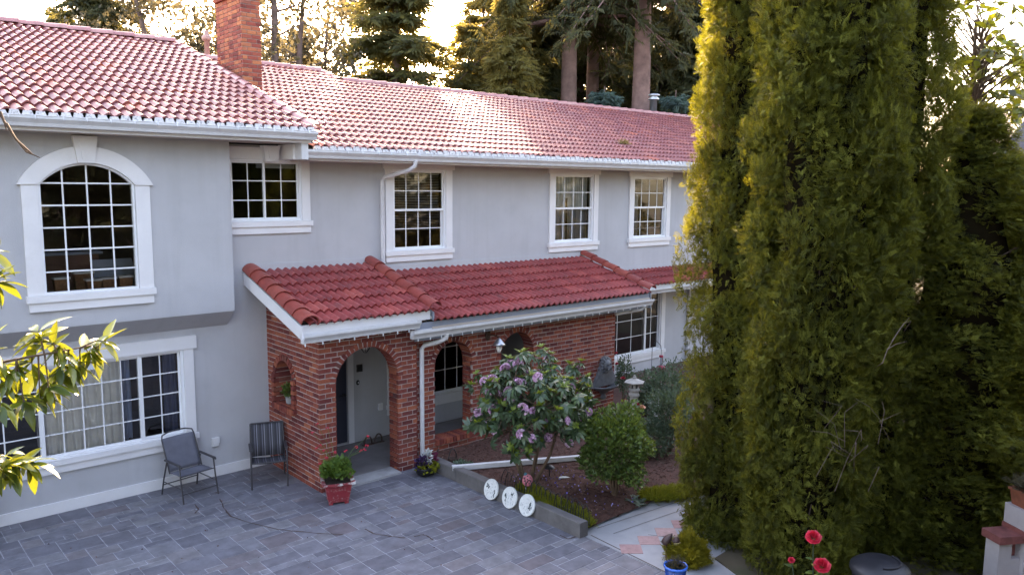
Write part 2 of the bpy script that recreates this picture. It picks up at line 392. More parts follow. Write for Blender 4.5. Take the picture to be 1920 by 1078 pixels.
# edging blocks
edge = thing('bed_edging', 'low weathered concrete edging wall between slate driveway and mulch bed', 'edging', (7.9, 9, 0))
M['edging'] = paint('weathered_edging', (.125,.115,.115), .9, .2, 5, .6, 50, dirt=((.06,.055,.05), 4, 2.2))
ys = [11.1, 10.15, 9.2, 8.25, 7.3]
for k in range(4):
    y1, y0 = ys[k], ys[k+1]; e = .012; t = .215+.006*(k%2)
    pr = [(7.84,-.03),(8.0,-.03),(8.0,t-e),(8.0-e,t),(7.84+e,t),(7.84,t-e)]
    MB().extrude(pr, y0+.004, y1-.004, 'y').build('edging_block', M['edging'], edge)
# ================================================================== the house
Y0, YU = 13.0, 12.65
house = thing('house', 'two storey grey stucco house with red tile roofs and an arched brick porch', 'house', (10, 16, 0))
XL, XR, YB = -3.0, 27.0, 24.5
def cells_wall(mb, x0, x1, z0, z1, Y, holes, reveal=.12):
    xs = sorted({x0, x1, *[h[0] for h in holes], *[h[1] for h in holes]}); zs = sorted({z0, z1, *[h[2] for h in holes], *[h[3] for h in holes]})
    for a, b in zip(xs[:-1], xs[1:]):
        for c, d in zip(zs[:-1], zs[1:]):
            mx, mz = (a+b)/2, (c+d)/2
            if any(h[0] < mx < h[1] and h[2] < mz < h[3] for h in holes): continue
            mb.quad((a,Y,c),(b,Y,c),(b,Y,d),(a,Y,d))
    for h in holes:
        a, b, c, d = h[:4]; y = Y+reveal
        mb.quad((a,Y,c),(a,y,c),(a,y,d),(a,Y,d)); mb.quad((b,Y,c),(b,Y,d),(b,y,d),(b,y,c)); mb.quad((a,Y,d),(a,y,d),(b,y,d),(b,Y,d)); mb.quad((a,Y,c),(b,Y,c),(b,y,c),(a,y,c))
def X_(px, py, Y=Y0): return ony(px, py, Y).x
def Z_(px, py, Y=Y0): return ony(px, py, Y).z
# openings (x0,x1,z0,z1) measured on the photograph at the wall plane
o_w1 = (5.335, X_(563,350), 4.27, 5.31)
o_w2 = (X_(736,400), X_(834,400), 3.64, 5.21)
o_w3 = (X_(1039,390), X_(1111,390), 3.62, 5.19)
o_w4 = (X_(1187,390), X_(1247.5,390), 3.62, 5.17)
o_ll = (.95, X_(343,700), .83, 2.24)
o_rl = (13.5, X_(1237,620), .62, 2.42)
o_pw = (8.5, 10.42, .62, 2.08)
o_dr = (6.52, 7.46, .04, 2.08)
o_ar = (X_(70,345,YU), X_(251,349,YU), Z_(85,553,YU), Z_(160,306,YU))
ar_s = Z_(70,346,YU)               # springing of the arched window
mb = MB(); cells_wall(mb, XL, XR, 0, 5.55, Y0, [o_w1,o_w2,o_w3,o_w4,o_ll,o_rl,o_pw,o_dr,(o_ar[0]-.49,o_ar[1]+.49,o_ar[2]-.34,5.5)])
mb.box(XL, XL+.1, Y0+.12, YB, 0, 6.2); mb.box(XR-.1, XR, Y0+.12, YB, 0, 6.2); mb.box(XL, XR, YB-.1, YB, 0, 6.2)
wall = mb.build('wall', M['wall'], house)
# overhanging upper wall with its sloped underside
XC = 5.2
def arch_pts(x0, x1, zs, za, n=20):
    c = (x0+x1)/2; a = (x1-x0)/2; h = za-zs; Rr = (a*a+h*h)/(2*h); zc = za-Rr; A = math.asin(min(1, a/Rr)) if h < a else math.pi-math.asin(a/Rr)
    return [(c+Rr*math.sin(-A+2*A*i/n), zc+Rr*math.cos(-A+2*A*i/n)) for i in range(n+1)]
mb = MB(); cells_wall(mb, XL, XC, 2.86, 5.72, YU, [(*o_ar, 1)], .1)
ap = arch_pts(o_ar[0], o_ar[1], ar_s, o_ar[3])
for (xa, za), (xb, zb) in zip(ap[:-1], ap[1:]):
    mb.quad((xa,YU,za),(xb,YU,zb),(xb,YU,o_ar[3]+.001),(xa,YU,o_ar[3]+.001)); mb.quad((xa,YU,za),(xa,YU+.1,za),(xb,YU+.1,zb),(xb,YU,zb))
mb.quad((XC,YU,2.86),(XC,Y0,2.58),(XC,Y0,5.72),(XC,YU,5.72))
mb.build('upper_wall', M['wall'], house)
MB().hexa([(XL,YU+.002,2.84),(XC-.002,YU+.002,2.84),(XC-.002,Y0-.001,2.56),(XL,Y0-.001,2.56),(XL,YU+.002,2.859),(XC-.002,YU+.002,2.859),(XC-.002,Y0-.001,2.58),(XL,Y0-.001,2.58)]).build('overhang_apron', M['wall'], house)
MB().box(XL, 5.88, Y0-.025, Y0-.001, .0, .17).build('baseboard', M['white'], house)
# flashing bands where the lower roofs meet the wall
for x0, x1, za in ((5.62,7.9,3.40),(8.05,13.8,3.22),(14.0,XR,2.76)):
    MB().box(x0, x1, Y0-.02, Y0-.001, za, za+.14).build('flashing_board', M['wall'], house)
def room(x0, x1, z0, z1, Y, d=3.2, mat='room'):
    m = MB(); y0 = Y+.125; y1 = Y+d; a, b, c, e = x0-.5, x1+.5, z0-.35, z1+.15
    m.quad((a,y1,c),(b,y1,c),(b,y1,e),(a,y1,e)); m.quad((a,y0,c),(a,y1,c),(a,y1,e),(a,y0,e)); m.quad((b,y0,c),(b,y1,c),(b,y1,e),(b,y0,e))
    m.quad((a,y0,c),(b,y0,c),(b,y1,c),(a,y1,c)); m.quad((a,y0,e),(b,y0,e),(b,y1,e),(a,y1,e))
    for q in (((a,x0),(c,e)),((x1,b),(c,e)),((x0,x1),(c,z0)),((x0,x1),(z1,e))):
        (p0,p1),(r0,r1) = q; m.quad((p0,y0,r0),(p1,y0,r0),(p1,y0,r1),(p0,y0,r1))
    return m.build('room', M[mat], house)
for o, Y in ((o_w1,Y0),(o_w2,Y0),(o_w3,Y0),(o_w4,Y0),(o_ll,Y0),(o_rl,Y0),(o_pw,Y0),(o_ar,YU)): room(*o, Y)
def window(o, Y, sashes, header=None, sill=None, cas=.17, left=True, right=True):
    x0, x1, z0, z1 = o; w = thing('window', None, None, ((x0+x1)/2, Y, z0), parent=house)
    W = M['white']
    # outer casing
    if left: MB().box(x0-cas, x0-.012, Y-.035, Y-.001, z0, z1).build('casing', W, w)
    if right: MB().box(x1+.012, x1+cas, Y-.035, Y-.001, z0, z1).build('casing', W, w)
    if header:
        hh, ov = header; MB().box(x0-cas-ov, x1+cas+ov, Y-.05, Y-.001, z1+.002, z1+hh).build('header_board', W, w)
    if sill:
        MB().box(x0-cas-.03, x1+cas+.03, Y-.07, Y-.001, z0-.09, z0-.002).build('sill', W, w)
        MB().box(x0-cas, x1+cas, Y-.04, Y-.001, z0-.21, z0-.092).build('apron', W, w)
    # fixed frame
    m = MB(); t = .035; ya, yb = Y-.012, Y+.09
    m.box(x0-.01, x0+t, ya, yb, z0, z1); m.box(x1-t, x1+.01, ya, yb, z0, z1); m.box(x0+t, x1-t, ya, yb, z0, z0+t); m.box(x0+t, x1-t, ya, yb, z1-t, z1)
    m.build('frame', M['vinyl'], w)
    for (a, b, c, d, nc, nr, gm, dy) in sashes:
        m = MB(); s = .032; ya, yb = Y+.03+dy, Y+.055+dy
        m.box(a, a+s, ya, yb, c, d); m.box(b-s, b, ya, yb, c, d); m.box(a+s, b-s, ya, yb, c, c+s); m.box(a+s, b-s, ya, yb, d-s, d)
        sf = m.build('sash', M['vinyl'], w)
        MB().quad((a+s,Y+.042+dy,c+s),(b-s,Y+.042+dy,c+s),(b-s,Y+.042+dy,d-s),(a+s,Y+.042+dy,d-s)).build('pane', M[gm], w)
        for i in range(1, nc): x = a+(b-a)*i/nc; MB().box(x-.009, x+.009, Y+.034+dy, Y+.0395+dy, c+s, d-s).build('muntin', M['vinyl'], w)
        for i in range(1, nr): z = c+(d-c)*i/nr; MB().box(a+s, b-s, Y+.0325+dy, Y+.0385+dy, z-.009, z+.009).build('muntin', M['vinyl'], w)
    return w
def curtain(w, x0, x1, z0, z1, Y, mat='curtain', amp=.035, waves=9):
    n = waves*8; v = []; ph = U(0, 6)
    for i in range(n+1):
        t = i/n; x = x0+(x1-x0)*t; y = Y+amp*math.sin(ph+t*waves*6.28)+amp*.5*math.sin(t*waves*2.7)
        v += [(x, y, z0), (x+.01*math.sin(t*40), y*1.0+.004, (z0+z1)/2), (x, y, z1)]
    m = MB(); m.add(v, [(3*i+k, 3*i+3+k, 3*i+4+k, 3*i+1+k) for i in range(n) for k in (0,1)], True); return m.build('curtain', M[mat], w)
def blind(w, x0, x1, z0, z1, Y, pitch=.032):
    m = MB(); z = z1
    m.box(x0, x1, Y-.02, Y+.02, z1, z1+.03)
    while z > z0:
        m.hexa([(x0,Y-.011,z-.006),(x1,Y-.011,z-.006),(x1,Y+.011,z+.004),(x0,Y+.011,z+.004),(x0,Y-.011,z-.0045),(x1,Y-.011,z-.0045),(x1,Y+.011,z+.0055),(x0,Y+.011,z+.0055)]); z -= pitch
    for q in (.15,.5,.85): m.box(x0+(x1-x0)*q-.002, x0+(x1-x0)*q+.002, Y-.013, Y-.012, z0, z1)
    return m.build('blind', M['blind'], w, kind='stuff')
# upper slider partly behind the overhanging corner
xm = X_(497,350); a, b, c, d = o_w1
w1 = window(o_w1, Y0, [(a+.03,xm+.01,c+.03,d-.03,2,3,'glass2',.012),(xm-.02,b-.03,c+.03,d-.03,2,3,'glass',-.014)], (.2,.06), True)
# first sash column is hidden by the corner, the picture shows two panes each side
kx0, kx1 = X_(484,270), X_(516,270)
MB().hexa([(kx0+.05,Y0-.17,5.28),(kx1-.05,Y0-.17,5.28),(kx1-.05,Y0-.05,5.30),(kx0+.05,Y0-.05,5.30),(kx0,Y0-.2,5.54),(kx1,Y0-.2,5.54),(kx1,Y0-.05,5.54),(kx0,Y0-.05,5.54)]).build('keystone', M['white'], w1)
MB().hexa([(kx0+.11,Y0-.19,5.33),(kx1-.11,Y0-.19,5.33),(kx1-.11,Y0-.17,5.33),(kx0+.11,Y0-.17,5.33),(kx0+.08,Y0-.212,5.51),(kx1-.08,Y0-.212,5.51),(kx1-.08,Y0-.19,5.51),(kx0+.08,Y0-.19,5.51)]).build('keystone_panel', M['white'], w1)
MB().box(b-.75, b-.05, Y0+.1, Y0+.13, d-.14, d-.04).build('blind', M['blind'], w1)
# three double-hung windows
for o, (hh, ov), kind in ((o_w2,(.14,.05),'blind'),(o_w3,(.13,.05),'curtain'),(o_w4,(.13,.05),'half')):
    a, b, c, d = o; zm = (c+d)/2+.0
    w = window(o, Y0, [(a+.03,b-.03,zm-.02,d-.03,4,2,'glass',-.014),(a+.045,b-.045,c+.03,zm+.02,4,2,'glass2',.012)], (hh,ov), True)
    MB().box(a+.02, b-.02, Y0-.001, Y0+.03, zm-.022, zm+.022).build('meeting_rail', M['vinyl'], w)
    if kind == 'blind': blind(w, a+.06, b-.06, c+.38, d-.1, Y0+.13)
    elif kind == 'curtain':
        curtain(w, a+.02, a+.55, c+.05, d-.03, Y0+.2); curtain(w, b-.62, b-.02, c+.05, d-.03, Y0+.2); curtain(w, a+.4, b-.4, d-.55, d-.03, Y0+.19, waves=6)
    else:
        curtain(w, a+.02, a+.42, c+.05, d-.45, Y0+.2, waves=5); MB().box(a+.02, b-.02, Y0+.16, Y0+.18, c+.22, c+.25).build('inner_rail', M['vinyl'], w); blind(w, a+.05, b-.05, d-.36, d-.08, Y0+.14)
# wide slider on the ground floor, left
a, b, c, d = o_ll; xa, xb = X_(79,800), X_(264,720)
w = window(o_ll, Y0, [(a+.03,xa,c+.03,d-.03,3,4,'glass2',.012),(xa+.0,xb,c+.03,d-.03,5,4,'glass',-.014),(xb,b-.03,c+.03,d-.03,2,4,'glass2',.012)], (.21,.05), True)
MB().box(a+.03, b-.03, Y0-.006, Y0+.02, c+.005, c+.03).build('track', M['vinyl'], w)
for q in (xa, xb): MB().box(q-.028, q+.028, Y0-.004, Y0+.09, c+.036, d-.036).build('mullion', M['vinyl'], w)
curtain(w, xa-.05, xb-.25, c+.03, d-.03, Y0+.125, amp=.022, waves=11); curtain(w, b-.25, b-.04, c+.03, d-.03, Y0+.17, 'bluecurtain', waves=3); curtain(w, xb-.3, xb-.08, c+.03, d-.03, Y0+.24, 'bluecurtain', waves=3)
M['paper'] = paint('sticker_paper', (.62,.68,.78), .6, .05, 9, 0)
MB().box(X_(172,690)-.05, X_(172,690)+.05, Y0+.021, Y0+.0235, Z_(179,685)-.06, Z_(179,685)+.06).build('alarm_sticker', M['paper'], w)
# right ground floor slider behind the brick porch end
a, b, c, d = o_rl; xm = X_(1209,640)
w = window(o_rl, Y0, [(a+.03,xm+.01,c+.03,d-.03,5,4,'glass',-.014),(xm-.02,b-.03,c+.03,d-.03,2,4,'glass2',.012)], (.1,.03), True)
MB().box(xm-.035, xm+.03, Y0-.004, Y0+.09, c+.036, d-.036).build('mullion', M['vinyl'], w)
# window inside the porch
a, b, c, d = o_pw; xm = (a+b)/2
w = window(o_pw, Y0, [(a+.03,xm,c+.03,d-.03,3,3,'glass2',.012),(xm,b-.03,c+.03,d-.03,3,3,'glass',-.014)], (.12,.02), True)
# arched window
a, b, c, d = o_ar; Yw = YU; w = thing('window', None, None, ((a+b)/2, Yw, c), parent=house); W = M['white']; cs = .21
MB().box(a-cs, a-.005, Yw-.04, Yw-.001, c, ar_s).build('casing', W, w); MB().box(b+.005, b+cs, Yw-.04, Yw-.001, c, ar_s).build('casing', W, w)
MB().box(a-cs-.02, b+cs+.02, Yw-.075, Yw-.001, c-.1, c-.002).build('sill', W, w); MB().box(a-cs+.01, b+cs-.01, Yw-.045, Yw-.001, c-.23, c-.102).build('apron', W, w)
inn = arch_pts(a-.005, b+.005, ar_s, d+.004, 24); out = arch_pts(a-cs-.05, b+cs+.05, ar_s, d+.235, 24)
m = MB(); nI = len(inn)
v = [(x,Yw-.06,z) for x, z in inn]+[(x,Yw-.06,z) for x, z in out]+[(x,Yw-.001,z) for x, z in inn]+[(x,Yw-.001,z) for x, z in out]
fs = []
for i in range(nI-1): fs += [(i,i+1,nI+i+1,nI+i),(nI+i,nI+i+1,3*nI+i+1,3*nI+i),(i,2*nI+i,2*nI+i+1,i+1)]
fs += [(0,nI,3*nI,2*nI),(nI-1,2*nI-1,4*nI-1,3*nI-1)]
m.add(v, fs); m.build('arched_header', W, w)
kx = (a+b)/2-.02; zt = Z_(158,256,YU); zb = d+.0
MB().hexa([(kx-.11,Yw-.1,zb),(kx+.11,Yw-.1,zb),(kx+.11,Yw-.06,zb),(kx-.11,Yw-.06,zb),(kx-.16,Yw-.11,zt),(kx+.16,Yw-.11,zt),(kx+.16,Yw-.002,zt),(kx-.16,Yw-.002,zt)]).build('keystone', W, w)
MB().hexa([(kx-.05,Yw-.112,zb+.05),(kx+.05,Yw-.112,zb+.05),(kx+.05,Yw-.1,zb+.05),(kx-.05,Yw-.1,zb+.05),(kx-.08,Yw-.12,zt-.05),(kx+.08,Yw-.12,zt-.05),(kx+.08,Yw-.105,zt-.05),(kx-.08,Yw-.105,zt-.05)]).build('keystone_panel', W, w)
m = MB(); t = .03; i2 = arch_pts(a+t, b-t, ar_s, d-t, 24); i1 = arch_pts(a, b, ar_s, d, 24)
m.box(a, a+t, Yw-.01, Yw+.08, c, ar_s); m.box(b-t, b, Yw-.01, Yw+.08, c, ar_s); m.box(a+t, b-t, Yw-.01, Yw+.08, c, c+t)
for i in range(24):
    p, q, r_, s_ = i1[i], i1[i+1], i2[i+1], i2[i]; m.hexa([(p[0],Yw-.01,p[1]),(q[0],Yw-.01,q[1]),(r_[0],Yw-.01,r_[1]),(s_[0],Yw-.01,s_[1]),(p[0],Yw+.08,p[1]),(q[0],Yw+.08,q[1]),(r_[0],Yw+.08,r_[1]),(s_[0],Yw+.08,s_[1])])
m.build('frame', M['vinyl'], w)
m = MB(); pts = [(a+t,c+t),(b-t,c+t)]+[(x,z) for x, z in i2[::-1]]; m.add([(x,Yw+.045,z) for x, z in pts], [tuple(range(len(pts)))]); m.build('pane', M['glass'], w)
def arch_h(x):
    for (p, q) in zip(i2[:-1], i2[1:]):
        if p[0] <= x <= q[0]: return p[1]+(q[1]-p[1])*(x-p[0])/(q[0]-p[0]+1e-9)
    return ar_s
for i in (1,2,3): x = a+(b-a)*i/4; MB().box(x-.011, x+.011, Yw+.034, Yw+.0405, c+t, arch_h(x)).build('muntin', M['vinyl'], w)
for i in range(1,6): z = c+(ar_s-c+.02)*i/5; MB().box(a+t, b-t, Yw+.0325, Yw+.0395, z-.011, z+.011).build('muntin', M['vinyl'], w)
# door inside the porch
dr = thing('door', None, None, (7, Y0, 0), parent=house)
a, b, c, d = o_dr
MB().box(a, b, Y0+.04, Y0+.085, c, d).build('door_leaf', M['door'], dr)
for z0_, z1_ in ((.25,.85),(1.0,1.85)):
    for x0_, x1_ in ((a+.12,a+.42),(a+.52,b-.12)): MB().box(x0_, x1_, Y0+.03, Y0+.041, z0_, z1_).build('door_panel', M['door'], dr)
k = MB(); k.tube([(b-.07,Y0+.04,.98),(b-.07,Y0-.04,.98)], [.018,.014], 8); k.tube([(b-.07,Y0-.035,.98),(b-.19,Y0-.04,.975)], .013, 8); k.ball((b-.07,Y0-.03,.98), .03); k.build('door_handle', M['blackmetal'], dr)
MB().box(b+.001, b+.12, Y0-.03, Y0+.1, .0, d+.1).build('door_casing', M['white'], dr); MB().box(a-.12, a-.001, Y0-.03, Y0+.1, .0, d+.1).build('door_casing', M['white'], dr); MB().box(a, b, Y0-.03, Y0+.1, d+.002, d+.1).build('door_casing', M['white'], dr)
# lap siding on the porch wall
z = .03; k = 0
while z < 2.45:
    for x0_, x1_ in ((5.92,a-.125),(b+.125,8.32),(10.6,13.0)) if .38 < z < 2.1 else ((5.92,a-.125),(b+.125,13.0)):
        MB().hexa([(x0_,Y0-.024,z),(x1_,Y0-.024,z),(x1_,Y0-.001,z),(x0_,Y0-.001,z),(x0_,Y0-.008,z+.117),(x1_,Y0-.008,z+.117),(x1_,Y0-.001,z+.117),(x0_,Y0-.001,z+.117)]).build('siding_board', M['wall'], house)
    z += .118
# ------------------------------------------------------------------ brickwork
C_H, B_L, J = .081, .222, .015
unit_brick = MB().box(-.5,.5,-.5,.5,-.5,.5).mesh('brick', M['brick']); unit_cbrick = MB().box(-.5,.5,-.5,.5,-.5,.5).mesh('brick', M['chimney_brick'])
BR = []      # (size on screen, parent, unit, loc, rot, dims)
brnd = random.Random(11)
def brick(parent, loc, dims, rot=(0,0,0), unit=None, seen=True):
    q = vis(loc); s = max(dims)*dims[2]/q[2]**2 if q and seen and q[0] > -20 and q[0] < 1940 and q[1] > -20 else 0
    BR.append((s, parent, unit or unit_brick, loc, rot, dims))
class Op:
    def __init__(s, u0, u1, zb, zs, za, solid=False): s.c = (u0+u1)/2; s.a = (u1-u0)/2; s.zb = zb; s.zs = zs; s.h = za-zs; s.za = za
    def half(s, z, g=0.0, sideg=0.0):
        if z < s.zb-(0 if g == 0 else .0): return None
        if z <= s.zs: return s.a+sideg
        t = (z-s.zs)/(s.h+g)
        return (s.a+g)*math.sqrt(1-t*t) if t < 1 else None
    def zcurve(s, u, g=0.0):
        t = abs(u-s.c)/(s.a+g); return s.zs+(s.h+g)*math.sqrt(max(0, 1-t*t))
def laid(parent, axis, face, u0, u1, z0, ztop, ops, depth=.05, sign=-1, off=0, seen=True):
    # running bond on a plane; axis 'y': plane y=face, u along x.  axis 'x': plane x=face, u along y
    k = 0; z = z0
    while z+C_H*.5 < (max(ztop(u0), ztop(u1))):
        zm = z+C_H/2; iv = [(u0, u1)]
        for o in ops:
            hw = [o.half(z+C_H-.02, .10) if zm > o.zs else o.a]; hw = [h for h in hw if h is not None]
            if zm < o.zb: hw = []
            if hw:
                h = max(hw); n2 = []
                for p, q in iv:
                    if q <= o.c-h or p >= o.c+h: n2.append((p, q))
                    else:
                        if p < o.c-h: n2.append((p, o.c-h-(J if zm > o.zs else 0)))
                        if q > o.c+h: n2.append((o.c+h+(J if zm > o.zs else 0), q))
                iv = n2
        start = u0-((k%2)*.5)*B_L+off
        for p, q in iv:
            i = math.floor((p-start)/B_L); 
            while start+i*B_L < q:
                a_, b_ = max(p, start+i*B_L), min(q, start+(i+1)*B_L-J)
                if q-b_ < .03 and b_ < q: b_ = q
                i += 1
                if b_-a_ < .035: continue
                um = (a_+b_)/2
                if zm+C_H*.3 > ztop(um): continue
                jz = brnd.uniform(-.0025,.0025); d = depth+brnd.uniform(-.003,.003)
                if axis == 'y': brick(parent, (um, face+depth/2-brnd.uniform(0,.002), zm-J/2+jz), (b_-a_, depth, C_H-J), (0, brnd.uniform(-.006,.006), 0), seen=seen)
                else: brick(parent, (face+depth/2-brnd.uniform(0,.002), um, zm-J/2+jz), (depth, b_-a_, C_H-J), (brnd.uniform(-.006,.006), 0, 0), seen=seen)
        z += C_H; k += 1
def ring(parent, axis, face, op, depth, unit=None, rad=.105):
    L = math.pi*(op.a+op.h)/2; n = max(7, round(L/.078))
    for i in range(n):
        t = math.pi*(i+.5)/n; cu, sz = math.cos(t), math.sin(t)
        u = op.c-(op.a+rad/2+.004)*cu; z = op.zs+(op.h+rad/2+.004)*sz; ang = math.atan2(sz*(op.a+.05), -cu*(op.h+.05)); ang = math.atan2(sz/(op.h+.05)*(op.a), -cu)
        w = L*(1+rad/2/op.a)/n-.022
        if axis == 'y': brick(parent, (u, face+depth/2-.003, z), (w, depth, rad), (0, math.pi/2-ang, 0))
        else: brick(parent, (face+depth/2-.003, u, z), (depth, w, rad), (ang-math.pi/2, 0, 0))
def core(mb, axis, face, back, u0, u1, z0, ztop, ops, g=.013):
    us = {u0, u1}
    for o in ops:
        for i in range(25): us.add(min(u1, max(u0, o.c+(o.a+g)*math.cos(math.pi*i/24))))
    us = sorted(us)
    def col_(a_, b_, za, zb, zc, zd):
        if axis == 'y': mb.hexa([(a_,face,za),(b_,face,zb),(b_,back,zb),(a_,back,za),(a_,face,zc),(b_,face,zd),(b_,back,zd),(a_,back,zc)])
        else: mb.hexa([(face,a_,za),(face,b_,zb),(back,b_,zb),(back,a_,za),(face,a_,zc),(face,b_,zd),(back,b_,zd),(back,a_,zc)])
    for a_, b_ in zip(us[:-1], us[1:]):
        if b_-a_ < 1e-6: continue
        um = (a_+b_)/2; o = next((o for o in ops if abs(um-o.c) < o.a+g), None)
        if o is None: col_(a_, b_, z0, z0, ztop(a_), ztop(b_))
        else:
            if o.zb > z0+.02: col_(a_, b_, z0, z0, o.zb-g, o.zb-g)
            col_(a_, b_, o.zcurve(a_, g), o.zcurve(b_, g), ztop(a_), ztop(b_))
PX0, PX1, PX2, PF, LF, PT = 5.9, 7.76, 13.06, 11.15, 11.25, .27
op1 = Op(6.19, 7.37, -.1, 1.68, 2.26); op2 = Op(8.22, 9.06, .36, 1.69, 2.11); op3 = Op(9.78, 10.62, .36, 1.68, 2.10); op4 = Op(12.05, 12.68, 1.19, 1.62, 1.95)
top1 = lambda u: 2.62; top2 = lambda u: 2.50
tops = lambda u: 2.60+max(0, u-11.1)*.30
mb = MB(); core(mb, 'y', PF+.005, PF+PT, PX0+.011, PX1-.013, -.02, top1, [op1]); pf = mb.build('porch_front_wall', M['mortar'], house)
laid(pf, 'y', PF, PX0, PX1, .0, lambda u: 2.70, [op1]); ring(pf, 'y', PF, op1, PT+.02)
mb = MB(); core(mb, 'y', LF+.005, LF+PT, PX1-.013, PX2-.013, -.02, top2, [op2,op3]); pl = mb.build('porch_long_wall', M['mortar'], house)
laid(pl, 'y', LF, PX1+.005, PX2, .0, lambda u: 2.60, [op2,op3], off=.1); ring(pl, 'y', LF, op2, PT+.02); ring(pl, 'y', LF, op3, PT+.02)
mb = MB(); core(mb, 'x', PX0+.005, PX0+PT, PF+.012, Y0, -.02, tops, [op4]); psd = mb.build('porch_side_wall', M['mortar'], house)
laid(psd, 'x', PX0, PF+.056, Y0, .0, tops, [op4], off=.06); ring(psd, 'x', PX0-.02, op4, PT+.02, rad=.1)
# jambs that face the driveway side, rowlock sills, end return
def jamb(parent, x, y0, y1, z0, z1):
    z = z0; k = 0
    while z < z1:
        parts = [(y0, y1)] if k%2 else [(y0, (y0+y1)/2-J/2), ((y0+y1)/2+J/2, y1)]
        for a_, b_ in parts: brick(parent, (x+.02, (a_+b_)/2, z+C_H/2-J/2), (.045, b_-a_, C_H-J))
        z += C_H; k += 1
jamb(pf, 7.37-.002, PF+.052, PF+PT, 0, 1.72); jamb(pl, 9.06-.002, LF+.052, LF+PT, .37, 1.7); jamb(pl, 10.62-.002, LF+.052, LF+PT, .37, 1.7); 
def jamby(parent, y, x0, x1, z0, z1):
    z = z0
    while z < z1: brick(parent, ((x0+x1)/2, y-.02, z+C_H/2-J/2), (x1-x0, .045, C_H-J)); z += C_H
for o in (op2, op3):
    n = round(2*o.a/.078)
    for i in range(n): brick(pl, (o.c-o.a+2*o.a*(i+.5)/n, LF+PT/2-.015, .36-.05), (2*o.a/n-.012, PT+.05, .1), (brnd.uniform(-.01,.01),0,0))
# side opening: brick surround that stands proud of the wall
n = 8
for i in range(n): brick(psd, (PX0+PT/2-.04, op4.c-op4.a-.06+(2*op4.a+.12)*(i+.5)/n, 1.19-.052), (PT+.06, (2*op4.a+.12)/n-.012, .1))
z = 1.12
while z < 1.62:
    brick(psd, (PX0+.0, op4.c-op4.a-.05, z+.035), (.1, .1, C_H-J)); brick(psd, (PX0+.0, op4.c+op4.a+.05, z+.035), (.1, .1, C_H-J)); z += C_H
jamby(psd, op4.c+op4.a+.042, PX0+.052, PX0+PT, 1.2, 1.65)
z = 0; k = 0
while z < 2.4: 
    brick(pl, (PX2-.0, LF+.06+.11, z+.035), (.03, .21, C_H-J)); z += C_H
MB().box(PX2-.3, PX2-.02, LF+PT, Y0-.03, -.02, 2.5).build('porch_end_wall', M['mortar'], house)
# porch floor, step and ceiling
MB().box(PX0+.2, PX2-.31, PF+.02, Y0-.03, -.04, .022).build('porch_floor', M['concrete'], house)
MB().box(6.2, 7.36, PF-.1, PF+.24, -.04, .034).build('porch_step', M['concrete_pale'], house)
MB().box(PX0+.28, PX2-.31, PF+.2, Y0-.03, 2.5, 2.53).build('porch_ceiling', M['soffit'], house)
# chimney
CX0, CX1, CY0, CY1, CZ1 = 6.70, 7.10, 15.5, 16.72, 8.72
ch = MB().box(CX0+.012, CX1-.012, CY0+.012, CY1-.012, 6.0, CZ1+.2).build('chimney', M['mortar'], house)
z = 6.2; k = 0
while z < CZ1+.1:
    e = .0 if z < 8.53 else (.035 if z < 8.62 else .07)
    n = 2; w_ = CX1-CX0+2*e; xs = [0, .5, 1] if k%2 else [0, .27, .77, 1]
    for a_, b_ in zip(xs[:-1], xs[1:]): brick(ch, (CX0-e+w_*(a_+b_)/2, CY0+.025-e, z+.034), (w_*(b_-a_)-.012, .055+e, C_H-J), unit=unit_cbrick)
    y = CY0-e+.055+.012 if k%2 else CY0-e
    for q in range(8):
        l = .11 if (q == 0 and k%2) else .205
        if y+l > CY1+e: l = CY1+e-y
        if l < .03: break
        brick(ch, (CX0+.025-e, y+l/2, z+.034), (.055+e, l, C_H-J), unit=unit_cbrick); y += l+.012
    z += C_H; k += 1
MB().box(CX0-.09, CX1+.09, CY0-.09, CY1+.09, CZ1+.1, CZ1+.16).build('chimney_cap', M['concrete_pale'], ch)
# the largest bricks in view become single bricks, the others one mesh per wall
BR.sort(key=lambda t: -t[0]); joined = {}; nsing = {unit_brick.name: 0, unit_cbrick.name: 0}
for s, par, un, loc, rot, dims in BR:
    lim = 300 if un is unit_brick else 150
    if s > 0 and nsing[un.name] < lim:
        nsing[un.name] += 1; place('brick', un, par, loc, rot, dims)
    else:
        jm = joined.setdefault((par.name, un.name), (MB(), par, un))[0]
        T = Matrix.LocRotScale(Vector(loc), __import__('mathutils').Euler(rot), Vector(dims))
        jm.add([T @ Vector(p) for p in ((-.5,-.5,-.5),(.5,-.5,-.5),(.5,.5,-.5),(-.5,.5,-.5),(-.5,-.5,.5),(.5,-.5,.5),(.5,.5,.5),(-.5,.5,.5))], [(0,3,2,1),(4,5,6,7),(0,1,5,4),(1,2,6,5),(2,3,7,6),(3,0,4,7)])
for jm, par, un in joined.values(): jm.build('bricks', un.materials[0], par, kind='stuff')
